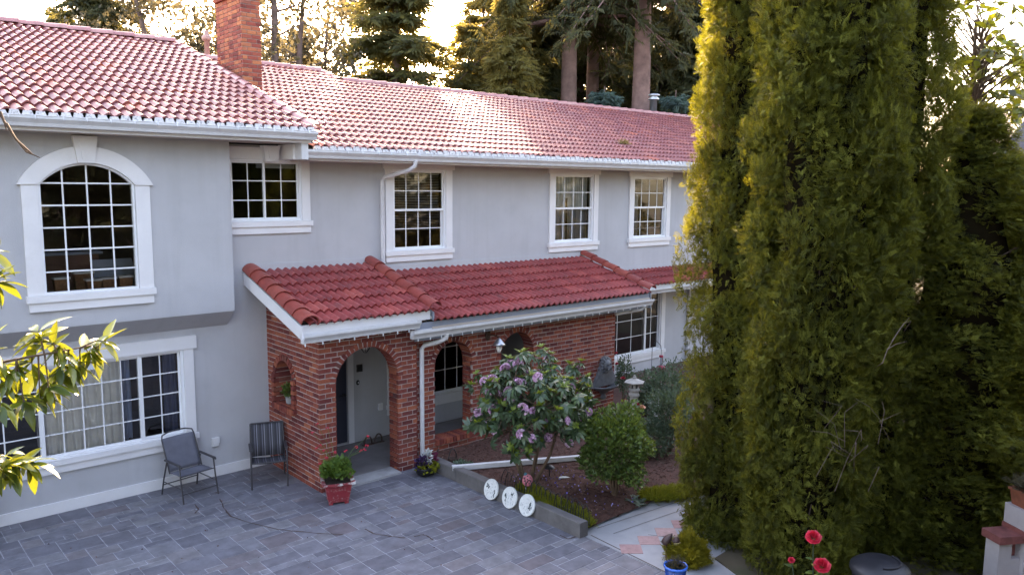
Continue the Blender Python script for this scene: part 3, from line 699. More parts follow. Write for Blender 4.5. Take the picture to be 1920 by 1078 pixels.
# ------------------------------------------------------------------ roofs
TW, TE, TL = .30, .365, .42
def tile_mesh(mat, w=TW):
    n = 12; m = MB(); P = []
    for i in range(n+1):
        u = -w/2+w*i/n; h = .054*(.5-.5*math.cos(2*math.pi*(i/n*2)))**.75; P.append((u, h))
    v = [(u, 0, h+.044) for u, h in P]+[(u, TL, h+.0) for u, h in P]+[(u, 0.004, h+.010) for u, h in P]
    m.add(v, [(i, i+1, n+2+i, n+1+i) for i in range(n)], True); m.add(v, [(2*n+2+i, 2*n+3+i, i+1, i) for i in range(n)]); return m
TILES = []; trnd = random.Random(5)
def tiled(part, x0, x1, ye, ze, sl, ytop, mat, keep=None):
    nc = max(1, round((x1-x0)/TW)); w = (x1-x0)/nc; ca = math.atan(sl); cv_, sv = math.cos(ca), math.sin(ca); ncr = int(math.ceil((ytop-ye)/cv_/TE))
    for r in range(ncr):
        v = r*TE; y = ye+v*cv_; z = ze+v*sv
        for c in range(nc):
            x = x0+w*(c+.5)
            if keep and not keep(x, y): continue
            loc = (x, y, z); q = vis((x, y+.15, z+.08)); s = 0
            if q and -30 < q[0] < 1300 and q[1] > -20: s = 1/q[2]**2
            TILES.append((s, part, mat, loc, ca, w/TW))
def deck(name, x0, x1, ye, ze, sl, yr, back=True, th=.06):
    m = MB(); zr = ze+(yr-ye)*sl
    m.hexa([(x0,ye,ze-th),(x1,ye,ze-th),(x1,yr,zr-th),(x0,yr,zr-th),(x0,ye,ze-.004),(x1,ye,ze-.004),(x1,yr,zr-.004),(x0,yr,zr-.004)])
    if back:
        yb = 2*yr-ye; m.hexa([(x0,yr+.001,zr-th),(x1,yr+.001,zr-th),(x1,yb,ze-th),(x0,yb,ze-th),(x0,yr+.001,zr-.004),(x1,yr+.001,zr-.004),(x1,yb,ze-.004),(x0,yb,ze-.004)])
    return m.build(name, M['deck'], house)
def cap_mesh(mat, L, r0, r1, arc=1.0):
    n = 8; m = MB(); v = []
    for y, r, dz in ((0, r1, .012), (L*1.06, r0, -.004)):
        for i in range(n+1):
            A = math.pi*(i/n); v.append((-r*math.cos(A), y, r*.85*math.sin(A)*arc+dz))
    for i in range(n+1):
        A = math.pi*(i/n); v.append((-(r1-.014)*math.cos(A), 0.003, (r1-.014)*.85*math.sin(A)*arc+.008))
    k = n+1; m.add(v, [(i,i+1,k+i+1,k+i) for i in range(n)], True); m.add(v, [(i+1,i,2*k+i,2*k+i+1) for i in range(n)]); return m
def caps(part, p0, p1, mat, r=.115, L=.36, name='ridge_tile'):
    p0, p1 = Vector(p0), Vector(p1); d = p1-p0; n = max(1, round(d.length/L)); l = d.length/n; me = cap_mesh(mat, l, r*.9, r).mesh(name, mat)
    yv = d.normalized(); xv = yv.cross(Vector((0,0,1))).normalized(); zv = xv.cross(yv); rot = Matrix((xv,yv,zv)).transposed()
    for i in range(n):
        e = (rot @ Matrix.Rotation(trnd.uniform(-.02,.02), 3, 'Y')).to_euler(); place(name, me, part, p0+yv*l*i+Vector((0,0,trnd.uniform(-.003,.003))), e)
RS = 1/3
# left main roof
LE, LZ, LS, LR = 12.2, 5.775, .342, 18.4
rl = deck('roof', XL-.3, 6.42, LE, LZ, LS, LR); zl = LZ+(LR-LE)*LS
tiled(rl, XL-.3, 6.42, LE-.04, LZ, LS, LR, M['tile_old'])
caps(rl, (6.42,LR,zl+.06), (XL-.3,LR,zl+.06), M['cap_old'], .12, .42)
for i in range(1): caps(rl, (6.47,LE-.05,LZ+.03), (6.47,LR,zl+.04), M['cap_old'], .105, .40, 'rake_tile')
MB().hexa([(6.40,LE,LZ-.2),(6.44,LE,LZ-.2),(6.44,LR,zl-.2),(6.40,LR,zl-.2),(6.40,LE,LZ+.03),(6.44,LE,LZ+.03),(6.44,LR,zl+.03),(6.40,LR,zl+.03)]).build('rake_board', M['fascia'], house)
# right main roof, its ridge stands further back next to the chimney
RE, RZ, RR, RR2, XS = 12.38, 5.5, 18.2, 19.15, 10.35
rr = deck('roof', 6.46, XR+.3, RE, RZ, RS, RR); zr = RZ+(RR-RE)*RS; zr2 = RZ+(RR2-RE)*RS
MB().hexa([(6.46,RR,zr-.06),(XS,RR,zr-.06),(XS,RR2,zr2-.06),(6.46,RR2,zr2-.06),(6.46,RR,zr),(XS,RR,zr),(XS,RR2,zr2),(6.46,RR2,zr2)]).box(6.46, XS, RR2, RR2+.3, 6.5, zr2).build('roof', M['deck'], house)
tiled(rr, 6.5, XR+.3, RE-.04, RZ, RS, RR, M['tile_old']); tiled(rr, 6.5, XS, RE-.04, RZ, RS, RR2, M['tile_old'], keep=lambda x, y: y > RR-.1)
caps(rr, (XR+.3,RR,zr+.05), (XS+.1,RR,zr+.05), M['cap_old'], .12, .42); caps(rr, (XS,RR2,zr2+.05), (6.5,RR2,zr2+.05), M['cap_old'], .12, .42); caps(rr, (XS,RR,zr+.05), (XS,RR2,zr2+.05), M['cap_old'], .09, .4, 'rake_tile')
# porch roofs
PS = .31
def lowroof(x0, x1, ye, ztop, label=None):
    ze = ztop-(Y0-ye)*PS; part = deck('porch_roof', x0, x1, ye+.05, ze+.05*PS, PS, Y0-.004, False); tiled(part, x0, x1, ye-.03, ze, PS, Y0-.05, M['tile']); return part, ze
p1_, z1e = lowroof(5.62, 7.93, 10.93, 3.40); p2_, z2e = lowroof(7.95, 13.82, 10.93, 3.22); p3_, z3e = lowroof(13.84, XR, 12.15, 2.76)
def rake(part, x, ye, ztop, r, L): 
    ze = ztop-(Y0-ye)*PS; caps(part, (x, ye-.05, ze+.04), (x, Y0-.02, ztop+.05), M['cap'], r, L, 'rake_tile')
rake(p1_, 5.63, 10.93, 3.41, .155, .31); rake(p1_, 7.97, 10.93, 3.44, .125, .34); rake(p2_, 13.85, 10.93, 3.28, .12, .34)
# rake fascias
def rakeboard(x, ye, ztop, h, mat, t=.03):
    ze = ztop-(Y0-ye)*PS; MB().hexa([(x,ye,ze-h),(x+t,ye,ze-h),(x+t,Y0-.03,ztop-h),(x,Y0-.03,ztop-h),(x,ye,ze+.04),(x+t,ye,ze+.04),(x+t,Y0-.03,ztop+.04),(x,Y0-.03,ztop+.04)]).build('rake_board', mat, house)
rakeboard(5.5, 10.9, 3.38, .17, M['white']); rakeboard(7.94, 10.92, 3.36, .1, M['fascia']); rakeboard(13.86, 10.95, 3.2, .3, M['fascia'])
# underside boards of the low roofs
for x0, x1, ye, zt in ((5.53,7.94,10.95,3.40),(7.95,13.85,10.95,3.22),(13.86,XR,12.2,2.76)):
    ze = zt-(Y0-ye)*PS; MB().hexa([(x0,ye,ze-.12),(x1,ye,ze-.12),(x1,Y0-.03,zt-.12),(x0,Y0-.03,zt-.12),(x0,ye,ze-.09),(x1,ye,ze-.09),(x1,Y0-.03,zt-.09),(x0,Y0-.03,zt-.09)]).build('soffit', M['soffit'], house)
# tiles: the 300 that show largest stand alone, the rest of each roof is one mesh
TILES.sort(key=lambda t: -t[0]); tm = {}; jt = {}
tcache = {}
for k, (s, part, mat, loc, ca, sx) in enumerate(TILES):
    dz = trnd.uniform(0,.006); rz = trnd.uniform(-.008,.008)
    if k < 300 and s > 0:
        if mat.name not in tm: tm[mat.name] = tile_mesh(mat).mesh('roof_tile', mat)
        place('roof_tile', tm[mat.name], part, (loc[0], loc[1], loc[2]+dz), (ca+trnd.uniform(-.004,.004), 0, rz), (sx,1,1))
    else:
        if 'v' not in tcache: t = tile_mesh(mat); tcache['v'] = np.array(t.v); tcache['f'] = t.f; tcache['s'] = t.sm
        jm = jt.setdefault(part.name, (MB(), part, mat))[0]; c, s_ = math.cos(ca), math.sin(ca); V = tcache['v']
        W_ = np.stack([loc[0]+V[:,0]*sx, loc[1]+V[:,1]*c-V[:,2]*s_, loc[2]+dz+V[:,1]*s_+V[:,2]*c], 1)
        n0 = len(jm.v); jm.v += list(map(tuple, W_)); jm.f += [tuple(i+n0 for i in f) for f in tcache['f']]; jm.sm += tcache['s']
for jm, part, mat in jt.values(): jm.build('roof_tiles', mat, part, kind='stuff')
# ------------------------------------------------------------------ eaves: fascia, gutters, soffits, downspouts
GP = [(0,-.125),(-.075,-.125),(-.088,-.085),(-.125,-.035),(-.125,.0),(-.112,.0),(-.112,-.03),(-.012,-.105),(-.012,0),(0,0)]
def gutter(x0, x1, yb, zt, g=1.0):
    return MB().extrude([(yb+y*g, zt+z*g) for y, z in GP], x0, x1, 'x').build('gutter', M['gutter'], house)
gutter(XL-.3, 6.46, LE-.01, LZ-.01, 1.12); MB().box(XL-.3, 6.4, LE-.008, LE+.02, LZ-.2, LZ-.02).build('fascia_board', M['white'], house)
gutter(6.3, XR+.3, RE-.01, RZ-.02, 1.12); MB().box(6.45, XR+.3, RE-.008, RE+.02, RZ-.2, RZ-.02).build('fascia_board', M['white'], house)
MB().box(XL-.3, 6.4, LE+.02, YU, LZ-.2, LZ-.17).build('soffit', M['soffit'], house); MB().box(5.21, 6.4, YU, Y0, LZ-.2, LZ-.17).build('soffit', M['soffit'], house)
MB().box(6.41, XR+.3, RE+.02, Y0, RZ-.2, RZ-.17).build('soffit', M['soffit'], house)
MB().box(6.2, 6.46, LE+.25, Y0, LZ-.46, LZ-.21).build('eave_return', M['white'], house); MB().box(6.24, 6.36, RE-.16, RE+.1, RZ-.19, RZ+.12).build('gutter_end_box', M['gutter'], house)
gutter(5.5, 7.63, 10.95, z1e-.10, 1.1); gutter(7.5, 13.86, 10.97, z2e-.10, 1.1); gutter(13.95, XR, 12.2, z3e-.04, 1.1)
MB().box(5.53, 7.9, 10.945, 10.965, z1e-.12, z1e+.03).build('fascia_board', M['white'], house); MB().box(7.6, 13.84, 10.965, 10.99, z2e-.3, z2e+.01).build('fascia_board', M['fascia'], house); MB().box(13.9, XR, 12.195, 12.22, z3e-.18, z3e+.02).build('fascia_board', M['white'], house)
# mortar filler under the main eave tiles
def filler(x0, x1, y, z, part):
    m = MB(); x = x0
    while x < x1-.05:
        h = trnd.uniform(.035,.065); w_ = .135; dy = trnd.uniform(-.012,.0)
        m.hexa([(x,y-.05+dy,z-.012),(x+w_,y-.05+dy,z-.012),(x+w_,y,z-.012),(x,y,z-.012),(x+.02,y-.035+dy,z+h),(x+w_-.02,y-.035+dy,z+h),(x+w_-.02,y,z+h),(x+.02,y,z+h)]); x += .15
    m.build('eave_filler', M['birdstop'], part, kind='stuff')
filler(XL, 6.4, LE-.045, LZ+.0, rl); filler(6.5, XR, RE-.045, RZ, rr)
M['spout'] = paint('downspout_enamel', (.66,.66,.69), .4, .06, 6, .05, 30, dirt=((.4,.39,.38), 8, 1.2))
def spout(pts, r=.042, n=8): return MB().tube(pts, r, n).build('downspout', M['spout'], house)
dx = X_(714,400); spout([(X_(740,305),RE-.08,RZ-.14),(X_(740,305),RE-.06,RZ-.24),(X_(735,318),RE+.05,RZ-.32),(dx+.03,Y0-.1,RZ-.45),(dx,Y0-.06,RZ-.52),(dx,Y0-.06,3.28)])
dx2 = 7.9; spout([(8.22,10.9,z2e-.22),(8.22,10.92,z2e-.30),(8.15,11.0,z2e-.36),(dx2+.05,LF-.06,z2e-.44),(dx2,LF-.05,z2e-.50),(dx2,LF-.05,.14)])
spout([(13.6,10.9,z2e-.22),(13.6,10.95,z2e-.31),(13.45,11.1,z2e-.36),(12.95,11.16,z2e-.38)]); spout([(X_(1285,690),Y0-.05,2.6),(X_(1285,690),Y0-.05,.1)])
# vent pipes
M['pinkpipe'] = paint('painted_vent_pipe', (.4,.22,.19), .6, .15, 9, .2); M['galv'] = paint('galvanised_steel', (.5,.52,.56), .3, .1, 8, .05, metal=.8)
q = onplane(389,112,RE,RZ,RS); m = MB(); m.lathe([(.06,-.2),(.06,.42),(.1,.43),(.115,.47),(.11,.52),(.09,.55),(.05,.56),(.05,.66)], q, 14); m.build('vent_pipe', M['pinkpipe'], house)
q = ony(1225,215,18.6); m = MB(); m.lathe([(.12,-.6),(.12,.5),(.2,.51),(.2,.56),(.13,.62),(.13,.64),(.22,.66),(.22,.7),(.1,.74)], (q.x,q.y,q.z), 16); m.build('flue_pipe', M['galv'], house)
# ================================================================== vegetation
rs = np.random.RandomState(21)
M['bark'] = paint('conifer_bark', (.13,.085,.075), .95, .35, 5, 1.0, 18)
M['bark_red'] = paint('fir_bark', (.2,.115,.1), .95, .3, 3.5, 1.0, 14)
M['twig'] = paint('twig_bark', (.12,.075,.05), .9, .25, 9, .4, 30)
M['thuja'] = leaf('thuja_sprays', [(.2,(.012,.016,.005)),(.42,(.036,.046,.01)),(.6,(.09,.102,.018)),(.85,(.22,.225,.04))], .32, .6, 1.5, (.52,.46,.03), .15, .52)
M['thuja_in'] = paint('thuja_core_shade', (.012,.009,.005), .95, .3, 6, .5, 30, spec=0)  # near-black colour stands in for the shade deep inside the crown
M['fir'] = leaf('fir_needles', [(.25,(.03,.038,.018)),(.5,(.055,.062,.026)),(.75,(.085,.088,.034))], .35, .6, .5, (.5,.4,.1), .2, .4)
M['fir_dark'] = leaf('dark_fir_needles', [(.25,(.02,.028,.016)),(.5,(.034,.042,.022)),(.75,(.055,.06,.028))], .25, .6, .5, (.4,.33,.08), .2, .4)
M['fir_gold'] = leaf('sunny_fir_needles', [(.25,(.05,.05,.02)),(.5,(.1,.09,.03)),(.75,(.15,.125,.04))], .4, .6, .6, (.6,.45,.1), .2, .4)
M['blue_fir'] = leaf('blue_green_needles', [(.25,(.03,.05,.05)),(.5,(.05,.085,.08)),(.75,(.08,.12,.11))], .25, .6, .6, (.2,.35,.2), .2, .4)
M['broad'] = leaf('sparse_broadleaf', [(.25,(.035,.033,.022)),(.5,(.06,.052,.03)),(.75,(.09,.075,.04))], .28, .5, .8, (.28,.22,.1), .3, .5)
M['ivy'] = leaf('ivy_leaves', [(.2,(.05,.075,.012)),(.6,(.12,.15,.02)),(.9,(.2,.22,.03))], .4, .45, 1.0, (.5,.5,.04), .4, .5)
def basis(A):
    A = A/np.linalg.norm(A, axis=1, keepdims=True); r = rs.normal(size=A.shape)
    B = np.cross(A, r); B /= np.linalg.norm(B, axis=1, keepdims=True)+1e-9; return A, B, np.cross(A, B)
def sprays(P, A, L, tmpl, Nn=None):
    # tmpl: (verts in (side, along, out), triangles), size 1; every spray is one connected piece
    A, B, Cc = basis(A)
    if Nn is not None:
        B = np.cross(A, Nn); B /= np.linalg.norm(B, axis=1, keepdims=True)+1e-9; Cc = np.cross(B, A)
    T = np.asarray(tmpl[0], float); Ft = np.asarray(tmpl[1]); k = len(T)
    V = P[:,None,:]+L[:,None,None]*(T[None,:,0:1]*B[:,None,:]+T[None,:,1:2]*A[:,None,:]+T[None,:,2:3]*Cc[:,None,:])
    n = len(P); return V.reshape(-1,3), (Ft[None,:,:]+(np.arange(n)*k)[:,None,None]).reshape(-1,3)
def frond(vs, w0, taper, lobe, rise, droop):
    v = [(0,x,0) for x in vs]+[(.05,vs[-2]*.5,0)]; nv = len(vs); f = [(i,i+1,nv) for i in range(nv-1)]
    for i in range(nv-1):
        w = w0*(1-i*taper)
        for s in (-1,1):
            k = len(v); y = vs[i]; v += [(s*w*.55,y+rise*.3,.06),(s*w,y+rise,droop)]; f.append((i,k,k+1))
            if lobe: v += [(s*w*.98,y+rise*.35,.06),(s*w*.4,y+rise*.75,.03)]; f += [(k,k+2,k+3)]
    return v, f
def t_thuja(): return frond((0,.2,.4,.6,1.0), .42, .16, True, .3, -.03)
def t_needle(): return frond((0,.26,.5,.72,1.05), .34, .16, False, .3, -.1)
def t_leaf(w=.3): return [(0,0,0),(-w,.45,.06),(0,1,0),(w,.45,.06)], [(0,1,2),(0,2,3)]
TT, TN, TLf = t_thuja(), t_needle(), t_leaf()
# ---------------------------------------------------------------- arborvitae
def thuja_prof(t): return np.where(t < .3, .74+t*.86, np.clip(1-(np.maximum(t-.3,0)/.7)**3.4, 0, 1)*.97+.03)
def make_thuja(seed, H, Rr, nc, ns, size=(.07,.125)):
    global rs
    rs = np.random.RandomState(seed)
    z = H*(rs.rand(nc)**1.05)*.985+.05; th = rs.rand(nc)*2*np.pi
    lob = 1+.10*np.sin(3*th+z*.9+seed)+.07*np.sin(5*th-z*1.7)
    r = Rr*thuja_prof(z/H)*lob*rs.uniform(.68,1.04,nc); cr = rs.uniform(.15,.36,nc)*(.55+.45*thuja_prof(z/H))
    Cn = np.stack([r*np.cos(th), r*np.sin(th), z], 1); out = np.stack([np.cos(th), np.sin(th), np.zeros(nc)], 1)
    D = rs.normal(size=(nc,ns,3)); D += out[:,None,:]*.75+np.array([0,0,.35]); D /= np.linalg.norm(D, axis=2, keepdims=True)
    P = Cn[:,None,:]+D*cr[:,None,None]*rs.uniform(.55,1.03,(nc,ns,1))*np.array([1,1,1.2])
    lean = rs.normal(size=(nc,1,3))*.45
    A = D*.9+np.array([0,0,.2])+rs.normal(size=D.shape)*.5+lean
    Nn = D*.6+np.array([0,0,.5])+rs.normal(size=D.shape)*.6
    L = rs.uniform(*size, nc*ns)
    return sprays(P.reshape(-1,3), A.reshape(-1,3), L, TT, Nn.reshape(-1,3))
def thuja_core(H, Rr, k=.62):  # solid dark cone added inside the foliage to block light and see-through gaps
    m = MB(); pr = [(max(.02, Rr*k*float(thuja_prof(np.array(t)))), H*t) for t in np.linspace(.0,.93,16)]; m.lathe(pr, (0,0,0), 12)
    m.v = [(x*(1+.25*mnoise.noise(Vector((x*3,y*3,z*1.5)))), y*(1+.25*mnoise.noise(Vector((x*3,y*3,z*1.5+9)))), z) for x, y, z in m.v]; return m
def thuja_tree(variant, loc, rotz, sc, label):
    t = thing('arborvitae', label, 'tree', loc, rotz, 'arborvitae screen beside the path')
    for nm, me in THUJA[variant]:
        o = bpy.data.objects.new(nm, me); col.objects.link(o); o.parent = t
    t.scale = sc; return t
THUJA = []
for seed, H, Rr, nc, ns in ((1, 9.0, .80, 560, 100), (2, 9.0, .85, 600, 100)):
    V, F = make_thuja(seed, H, Rr, nc, ns)
    tr = MB().tube([(0,0,-.05),(.02,.01,2),(0,.03,5),(.02,0,8)], [.1,.085,.05,.02], 8)
    for k in range(26):
        a = rnd.uniform(0,6.28); z = rnd.uniform(.5,7); l = Rr*.75; tr.tube([(0,0,z),(l*.5*math.cos(a),l*.5*math.sin(a),z+.2),(l*math.cos(a),l*math.sin(a),z+.55)], [.022,.014,.006], 4)
    THUJA.append([('foliage', np_mesh('arborvitae_foliage', V, F, M['thuja'])), ('dark_core', thuja_core(H, Rr).mesh('arborvitae_inner', M['thuja_in'])), ('trunk', tr.mesh('arborvitae_trunk', M['bark']))])
def gp(px, dist): p = CAM+ray(px, 600)*dist; return (p.x, p.y, -.03)
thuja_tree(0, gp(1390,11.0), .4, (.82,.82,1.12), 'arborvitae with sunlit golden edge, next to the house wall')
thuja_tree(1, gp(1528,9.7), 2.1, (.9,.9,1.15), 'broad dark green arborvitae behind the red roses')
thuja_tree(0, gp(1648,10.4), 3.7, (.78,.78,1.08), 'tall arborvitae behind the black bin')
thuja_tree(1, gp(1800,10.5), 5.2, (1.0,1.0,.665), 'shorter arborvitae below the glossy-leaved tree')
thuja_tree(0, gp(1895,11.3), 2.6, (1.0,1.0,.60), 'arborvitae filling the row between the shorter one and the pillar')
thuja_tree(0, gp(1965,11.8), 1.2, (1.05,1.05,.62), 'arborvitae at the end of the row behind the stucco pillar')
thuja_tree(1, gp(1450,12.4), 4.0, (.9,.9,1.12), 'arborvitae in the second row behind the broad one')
# ---------------------------------------------------------------- conifers
def conifer(seed, H, base, Rr, nlev, nbr, nsp, Ls, droop=.35, power=.9, bare=0.0, irr=.25):
    # returns foliage V,F and a trunk builder; branches start at height base
    global rs
    rs = np.random.RandomState(seed); Ps = []; As = []; Lz = []; tr = MB()
    tr.tube([(0,0,-.3),(.05,0,H*.35),(0,.06,H*.7),(0,0,H)], [H*.016+.1,H*.012+.06,H*.006+.03,.02], 10)
    for i in range(nlev):
        t = (i+rs.rand()*.6)/nlev; z = base+(H-base)*t; n = max(3, int(nbr*(1-t*.4)))
        a0 = rs.rand()*6.28
        for k in range(n):
            a = a0+6.28*k/n+rs.normal()*.25; l = Rr*((1-t)**power*.95+.06)*rs.uniform(1-irr,1+irr)
            d = np.array([math.cos(a), math.sin(a), 0]); up = rs.uniform(.05,.25)
            q = np.linspace(.12,1,nsp)+rs.normal(size=nsp)*.03
            pts = np.array([0,0,z])+np.outer(q*l, d)+np.outer(up*q*l-droop*l*q**2, [0,0,1])
            tr.tube([(0,0,z), tuple(np.array([0,0,z])+d*l*.5+np.array([0,0,up*l*.5-droop*l*.25])), tuple(np.array([0,0,z])+d*l*.95+np.array([0,0,up*l*.95-droop*l*.9]))], [.03+.012*l,.02+.006*l,.008], 4)
            side = np.array([-d[1], d[0], 0])
            for s in (-1,1):
                Ps.append(pts+rs.normal(size=pts.shape)*.06*Ls); A = d*.55+s*side*rs.uniform(.3,1.0,(nsp,1))+np.array([0,0,-.22])+rs.normal(size=(nsp,3))*.22; As.append(A); Lz.append(Ls*rs.uniform(.7,1.3,nsp)*(1-.45*q*.6))
            Ps.append(pts); As.append(np.array([0,0,-1])*.7+d*.4+rs.normal(size=(nsp,3))*.3); Lz.append(Ls*rs.uniform(.5,1.0,nsp))
    P, A, L = np.concatenate(Ps), np.concatenate(As), np.concatenate(Lz)
    V, F = sprays(P, A, L, TN, np.array([0,0,1])+rs.normal(size=P.shape)*.35); return V, F, tr
CON = {}
def con_variant(key, mat, bark, *a, **k):
    V, F, tr = conifer(*a, **k); CON[key] = [('crown', np_mesh(key+'_crown', V, F, mat)), ('trunk', tr.mesh(key+'_trunk', bark))]
con_variant('spruce', M['fir'], M['bark'], 31, 13.0, 1.0, 3.5, 19, 8, 17, .7, droop=.45, irr=.4)
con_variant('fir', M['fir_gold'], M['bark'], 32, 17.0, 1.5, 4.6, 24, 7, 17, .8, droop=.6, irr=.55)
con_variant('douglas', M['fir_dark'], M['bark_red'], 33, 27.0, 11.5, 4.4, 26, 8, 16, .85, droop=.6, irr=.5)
con_variant('hemlock', M['fir_dark'], M['bark'], 34, 16.0, .8, 3.9, 25, 8, 16, .8, droop=.5, irr=.45)
con_variant('bluefir', M['blue_fir'], M['bark'], 35, 9.0, .5, 2.6, 22, 8, 10, .5, droop=.25, irr=.3)
def con(key, px, dist, sc, label, rz=None, grp='trees standing behind the house', py=330, zoff=0):
    p = CAM+ray(px, py)*dist; t = thing(key+'_tree' if key not in ('hemlock',) else 'hemlock_tree', label, 'tree', (p.x, p.y, zoff-.05), U(0,6.28) if rz is None else rz, grp)
    for nm, me in CON[key]: o = bpy.data.objects.new(nm, me); col.objects.link(o); o.parent = t
    t.scale = (sc, sc, sc) if not hasattr(sc, '__len__') else sc; return t
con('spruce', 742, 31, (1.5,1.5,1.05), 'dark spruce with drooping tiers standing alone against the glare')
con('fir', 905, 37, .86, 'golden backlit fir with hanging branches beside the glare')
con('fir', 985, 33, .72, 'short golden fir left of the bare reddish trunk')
con('spruce', 850, 44, .8, 'small spruce low behind the ridge under the glare')
con('douglas', 1063, 32, (.8,.8,1.0), 'fir with a thick bare reddish trunk above the ridge')
con('douglas', 1106, 36, (.72,.72,1.0), 'fir with a slimmer reddish trunk beside the thick one')
con('douglas', 1196, 31, (.85,.85,1.05), 'dark fir with a shaded trunk left of the metal flue')
con('hemlock', 1150, 46, 1.25, 'dense dark conifer between the two shaded trunks'); con('hemlock', 1255, 40, 1.35, 'dense dark conifer behind the metal flue')
con('hemlock', 1330, 36, 1.3, 'dense dark conifer behind the sunlit arborvitae'); con('bluefir', 1130, 29, .95, 'small blue green conifer behind the ridge below the slim trunk')
con('bluefir', 1262, 30, .95, 'small blue green conifer behind the metal flue'); con('hemlock', 1035, 48, .9, 'dark conifer far behind the thick bare trunk')
con('hemlock', 200, 31, .95, 'dark conifer above the left ridge, left of the chimney'); con('fir', 30, 36, .62, 'low golden conifer at the far end of the left ridge')
con('spruce', 640, 46, .72, 'hazy small spruce between the ivy trunks and the dark spruce'); con('hemlock', 960, 52, .95, 'faint tall conifer behind the golden firs')
con('fir', 940, 45, .8, 'tall feathery fir between the golden firs'); con('spruce', 1000, 38, .8, 'dark spruce close left of the thick trunk'); con('hemlock', 1085, 40, 1.1, 'dense dark conifer filling the gap between the reddish trunks'); con('fir', 870, 41, .62, 'low golden fir just above the ridge')
con('fir', 880, 31, .66, 'low golden fir behind the ridge right of the glare'); con('fir', 955, 29, .7, 'golden fir close behind the ridge left of the thick trunk'); con('hemlock', 575, 44, .75, 'hazy dark conifer behind the ivy trunks'); con('hemlock', 680, 50, .7, 'dark conifer low behind the lone spruce'); con('hemlock', 1020, 34, .8, 'dark conifer right beside the thick bare trunk')
con('hemlock', 2080, 46, 1.0, 'dark conifer beyond the far end of the arborvitae row'); con('hemlock', 2230, 40, 1.1, 'dark conifer beside the neighbouring house'); con('fir', 2160, 58, 1.0, 'golden fir behind the neighbouring house')
con('fir', 320, 45, .75, 'golden conifer behind the twiggy tree left of the chimney'); con('hemlock', 130, 48, .95, 'hazy conifer over the left ridge')
con('douglas', 1420, 45, 1.0, 'tall fir hidden behind the arborvitae row')
# trees behind the camera: mirrored in panes; hemlocks added to block sky and darken walls
for k, (x, y, s, key) in enumerate(((20,-9,.8,'fir'),(25,-7,.7,'fir'),(16,-12,.85,'spruce'),(31,-10,.9,'fir'),(10,-13,.8,'hemlock'),(38,-8,.9,'hemlock'),(5,-12,.8,'spruce'),(13,-8,1.0,'hemlock'),(2,-10,1.1,'hemlock'),(-4,-8,1.1,'hemlock'),(8,-9,1.1,'hemlock'),(22,-14,1.2,'hemlock'),(28,-5,.9,'hemlock'),(-10,-2,1.1,'hemlock'),(-12,5,1.1,'hemlock'),(0,-16,1.2,'hemlock'))):
    t = thing('offscreen_tree', {'fir':'golden fir across the driveway, seen only mirrored in the window glass','spruce':'tiered spruce across the driveway, seen only mirrored in the window glass','hemlock':'dense dark conifer added out of view to block low sky and fill window reflections'}[key], 'tree', (x,y,-.05), U(0,6), 'trees mirrored in the windows')
    for nm, me in CON[key]: o = bpy.data.objects.new(nm, me); col.objects.link(o); o.parent = t
    t.scale = (s,s,s)
# ---------------------------------------------------------------- sparse leafy trees with ivy, left of the glare
def leafy(name, label, base, H, limbs, nleaf, Lr, mat, spread, ivy=0, seed=1, grp=None, rad=.16, bark=None):
    global rs
    rs = np.random.RandomState(seed); q = random.Random(seed); t = thing(name, label, 'tree', base, 0, grp); tr = MB(); tips = []
    for (dx, dy, hh, r) in limbs:
        p = Vector((0,0,-.2)); path = [p.copy()]; n = 7
        for i in range(1, n+1):
            f = i/n; path.append(Vector((dx*f+q.uniform(-.12,.12)*f, dy*f+q.uniform(-.12,.12)*f, hh*f)))
        tr.tube(path, [r*(1-.75*i/n) for i in range(n+1)], 8)
        for k in range(26):
            f = q.uniform(.3,1); j = min(n-1, int(f*n)); b0 = path[j].lerp(path[j+1], f*n-j); a = q.uniform(0,6.28); l = spread*q.uniform(.4,1)*(1.15-f*.5)
            e1 = b0+Vector((math.cos(a)*l*.5, math.sin(a)*l*.5, l*q.uniform(.0,.3))); e2 = b0+Vector((math.cos(a)*l, math.sin(a)*l, l*q.uniform(-.15,.35)))
            tr.tube([b0,e1,e2], [r*.28*(1.1-f*.7),r*.16*(1.1-f*.7),.008], 5); tips += [e1.lerp(e2, u) for u in (0,.25,.5,.75,1)]
            for s in range(3):
                a2 = a+q.uniform(-1,1); e3 = e1.lerp(e2,q.random())+Vector((math.cos(a2)*l*.3, math.sin(a2)*l*.3, q.uniform(-.1,.2)*l)); tr.tube([e1.lerp(e2,.4),e3], [.012,.005], 4); tips += [e3, e3.lerp(e1,.3)]
    tr.build('trunk', bark or M['bark'], t, local=True)
    T_ = np.array([tuple(p) for p in tips]); idx_ = rs.randint(0, len(T_), nleaf); P = T_[idx_]+rs.normal(size=(nleaf,3))*spread*.11
    V, F = sprays(P, rs.normal(size=(nleaf,3))+np.array([0,0,-.3]), rs.uniform(.7,1.3,nleaf)*Lr, TLf); link('crown', np_mesh('crown', V, F, mat), t, local=True)
    if ivy:
        P = []
        for (dx, dy, hh, r) in limbs:
            f = rs.rand(ivy)**1.5*.62; a = rs.rand(ivy)*6.28; rr_ = (r+.1)*rs.uniform(.9,2.2,ivy); P.append(np.stack([dx*f+np.cos(a)*rr_, dy*f+np.sin(a)*rr_, hh*f], 1))
        P = np.concatenate(P); V, F = sprays(P, rs.normal(size=P.shape)+np.array([0,0,-.5]), rs.uniform(.7,1.3,len(P))*.2, TLf); link('ivy', np_mesh('ivy', V, F, M['ivy']), t, local=True)
    return t
def gb(px, dist): p = CAM+ray(px, 330)*dist; return (p.x, p.y, -.05)
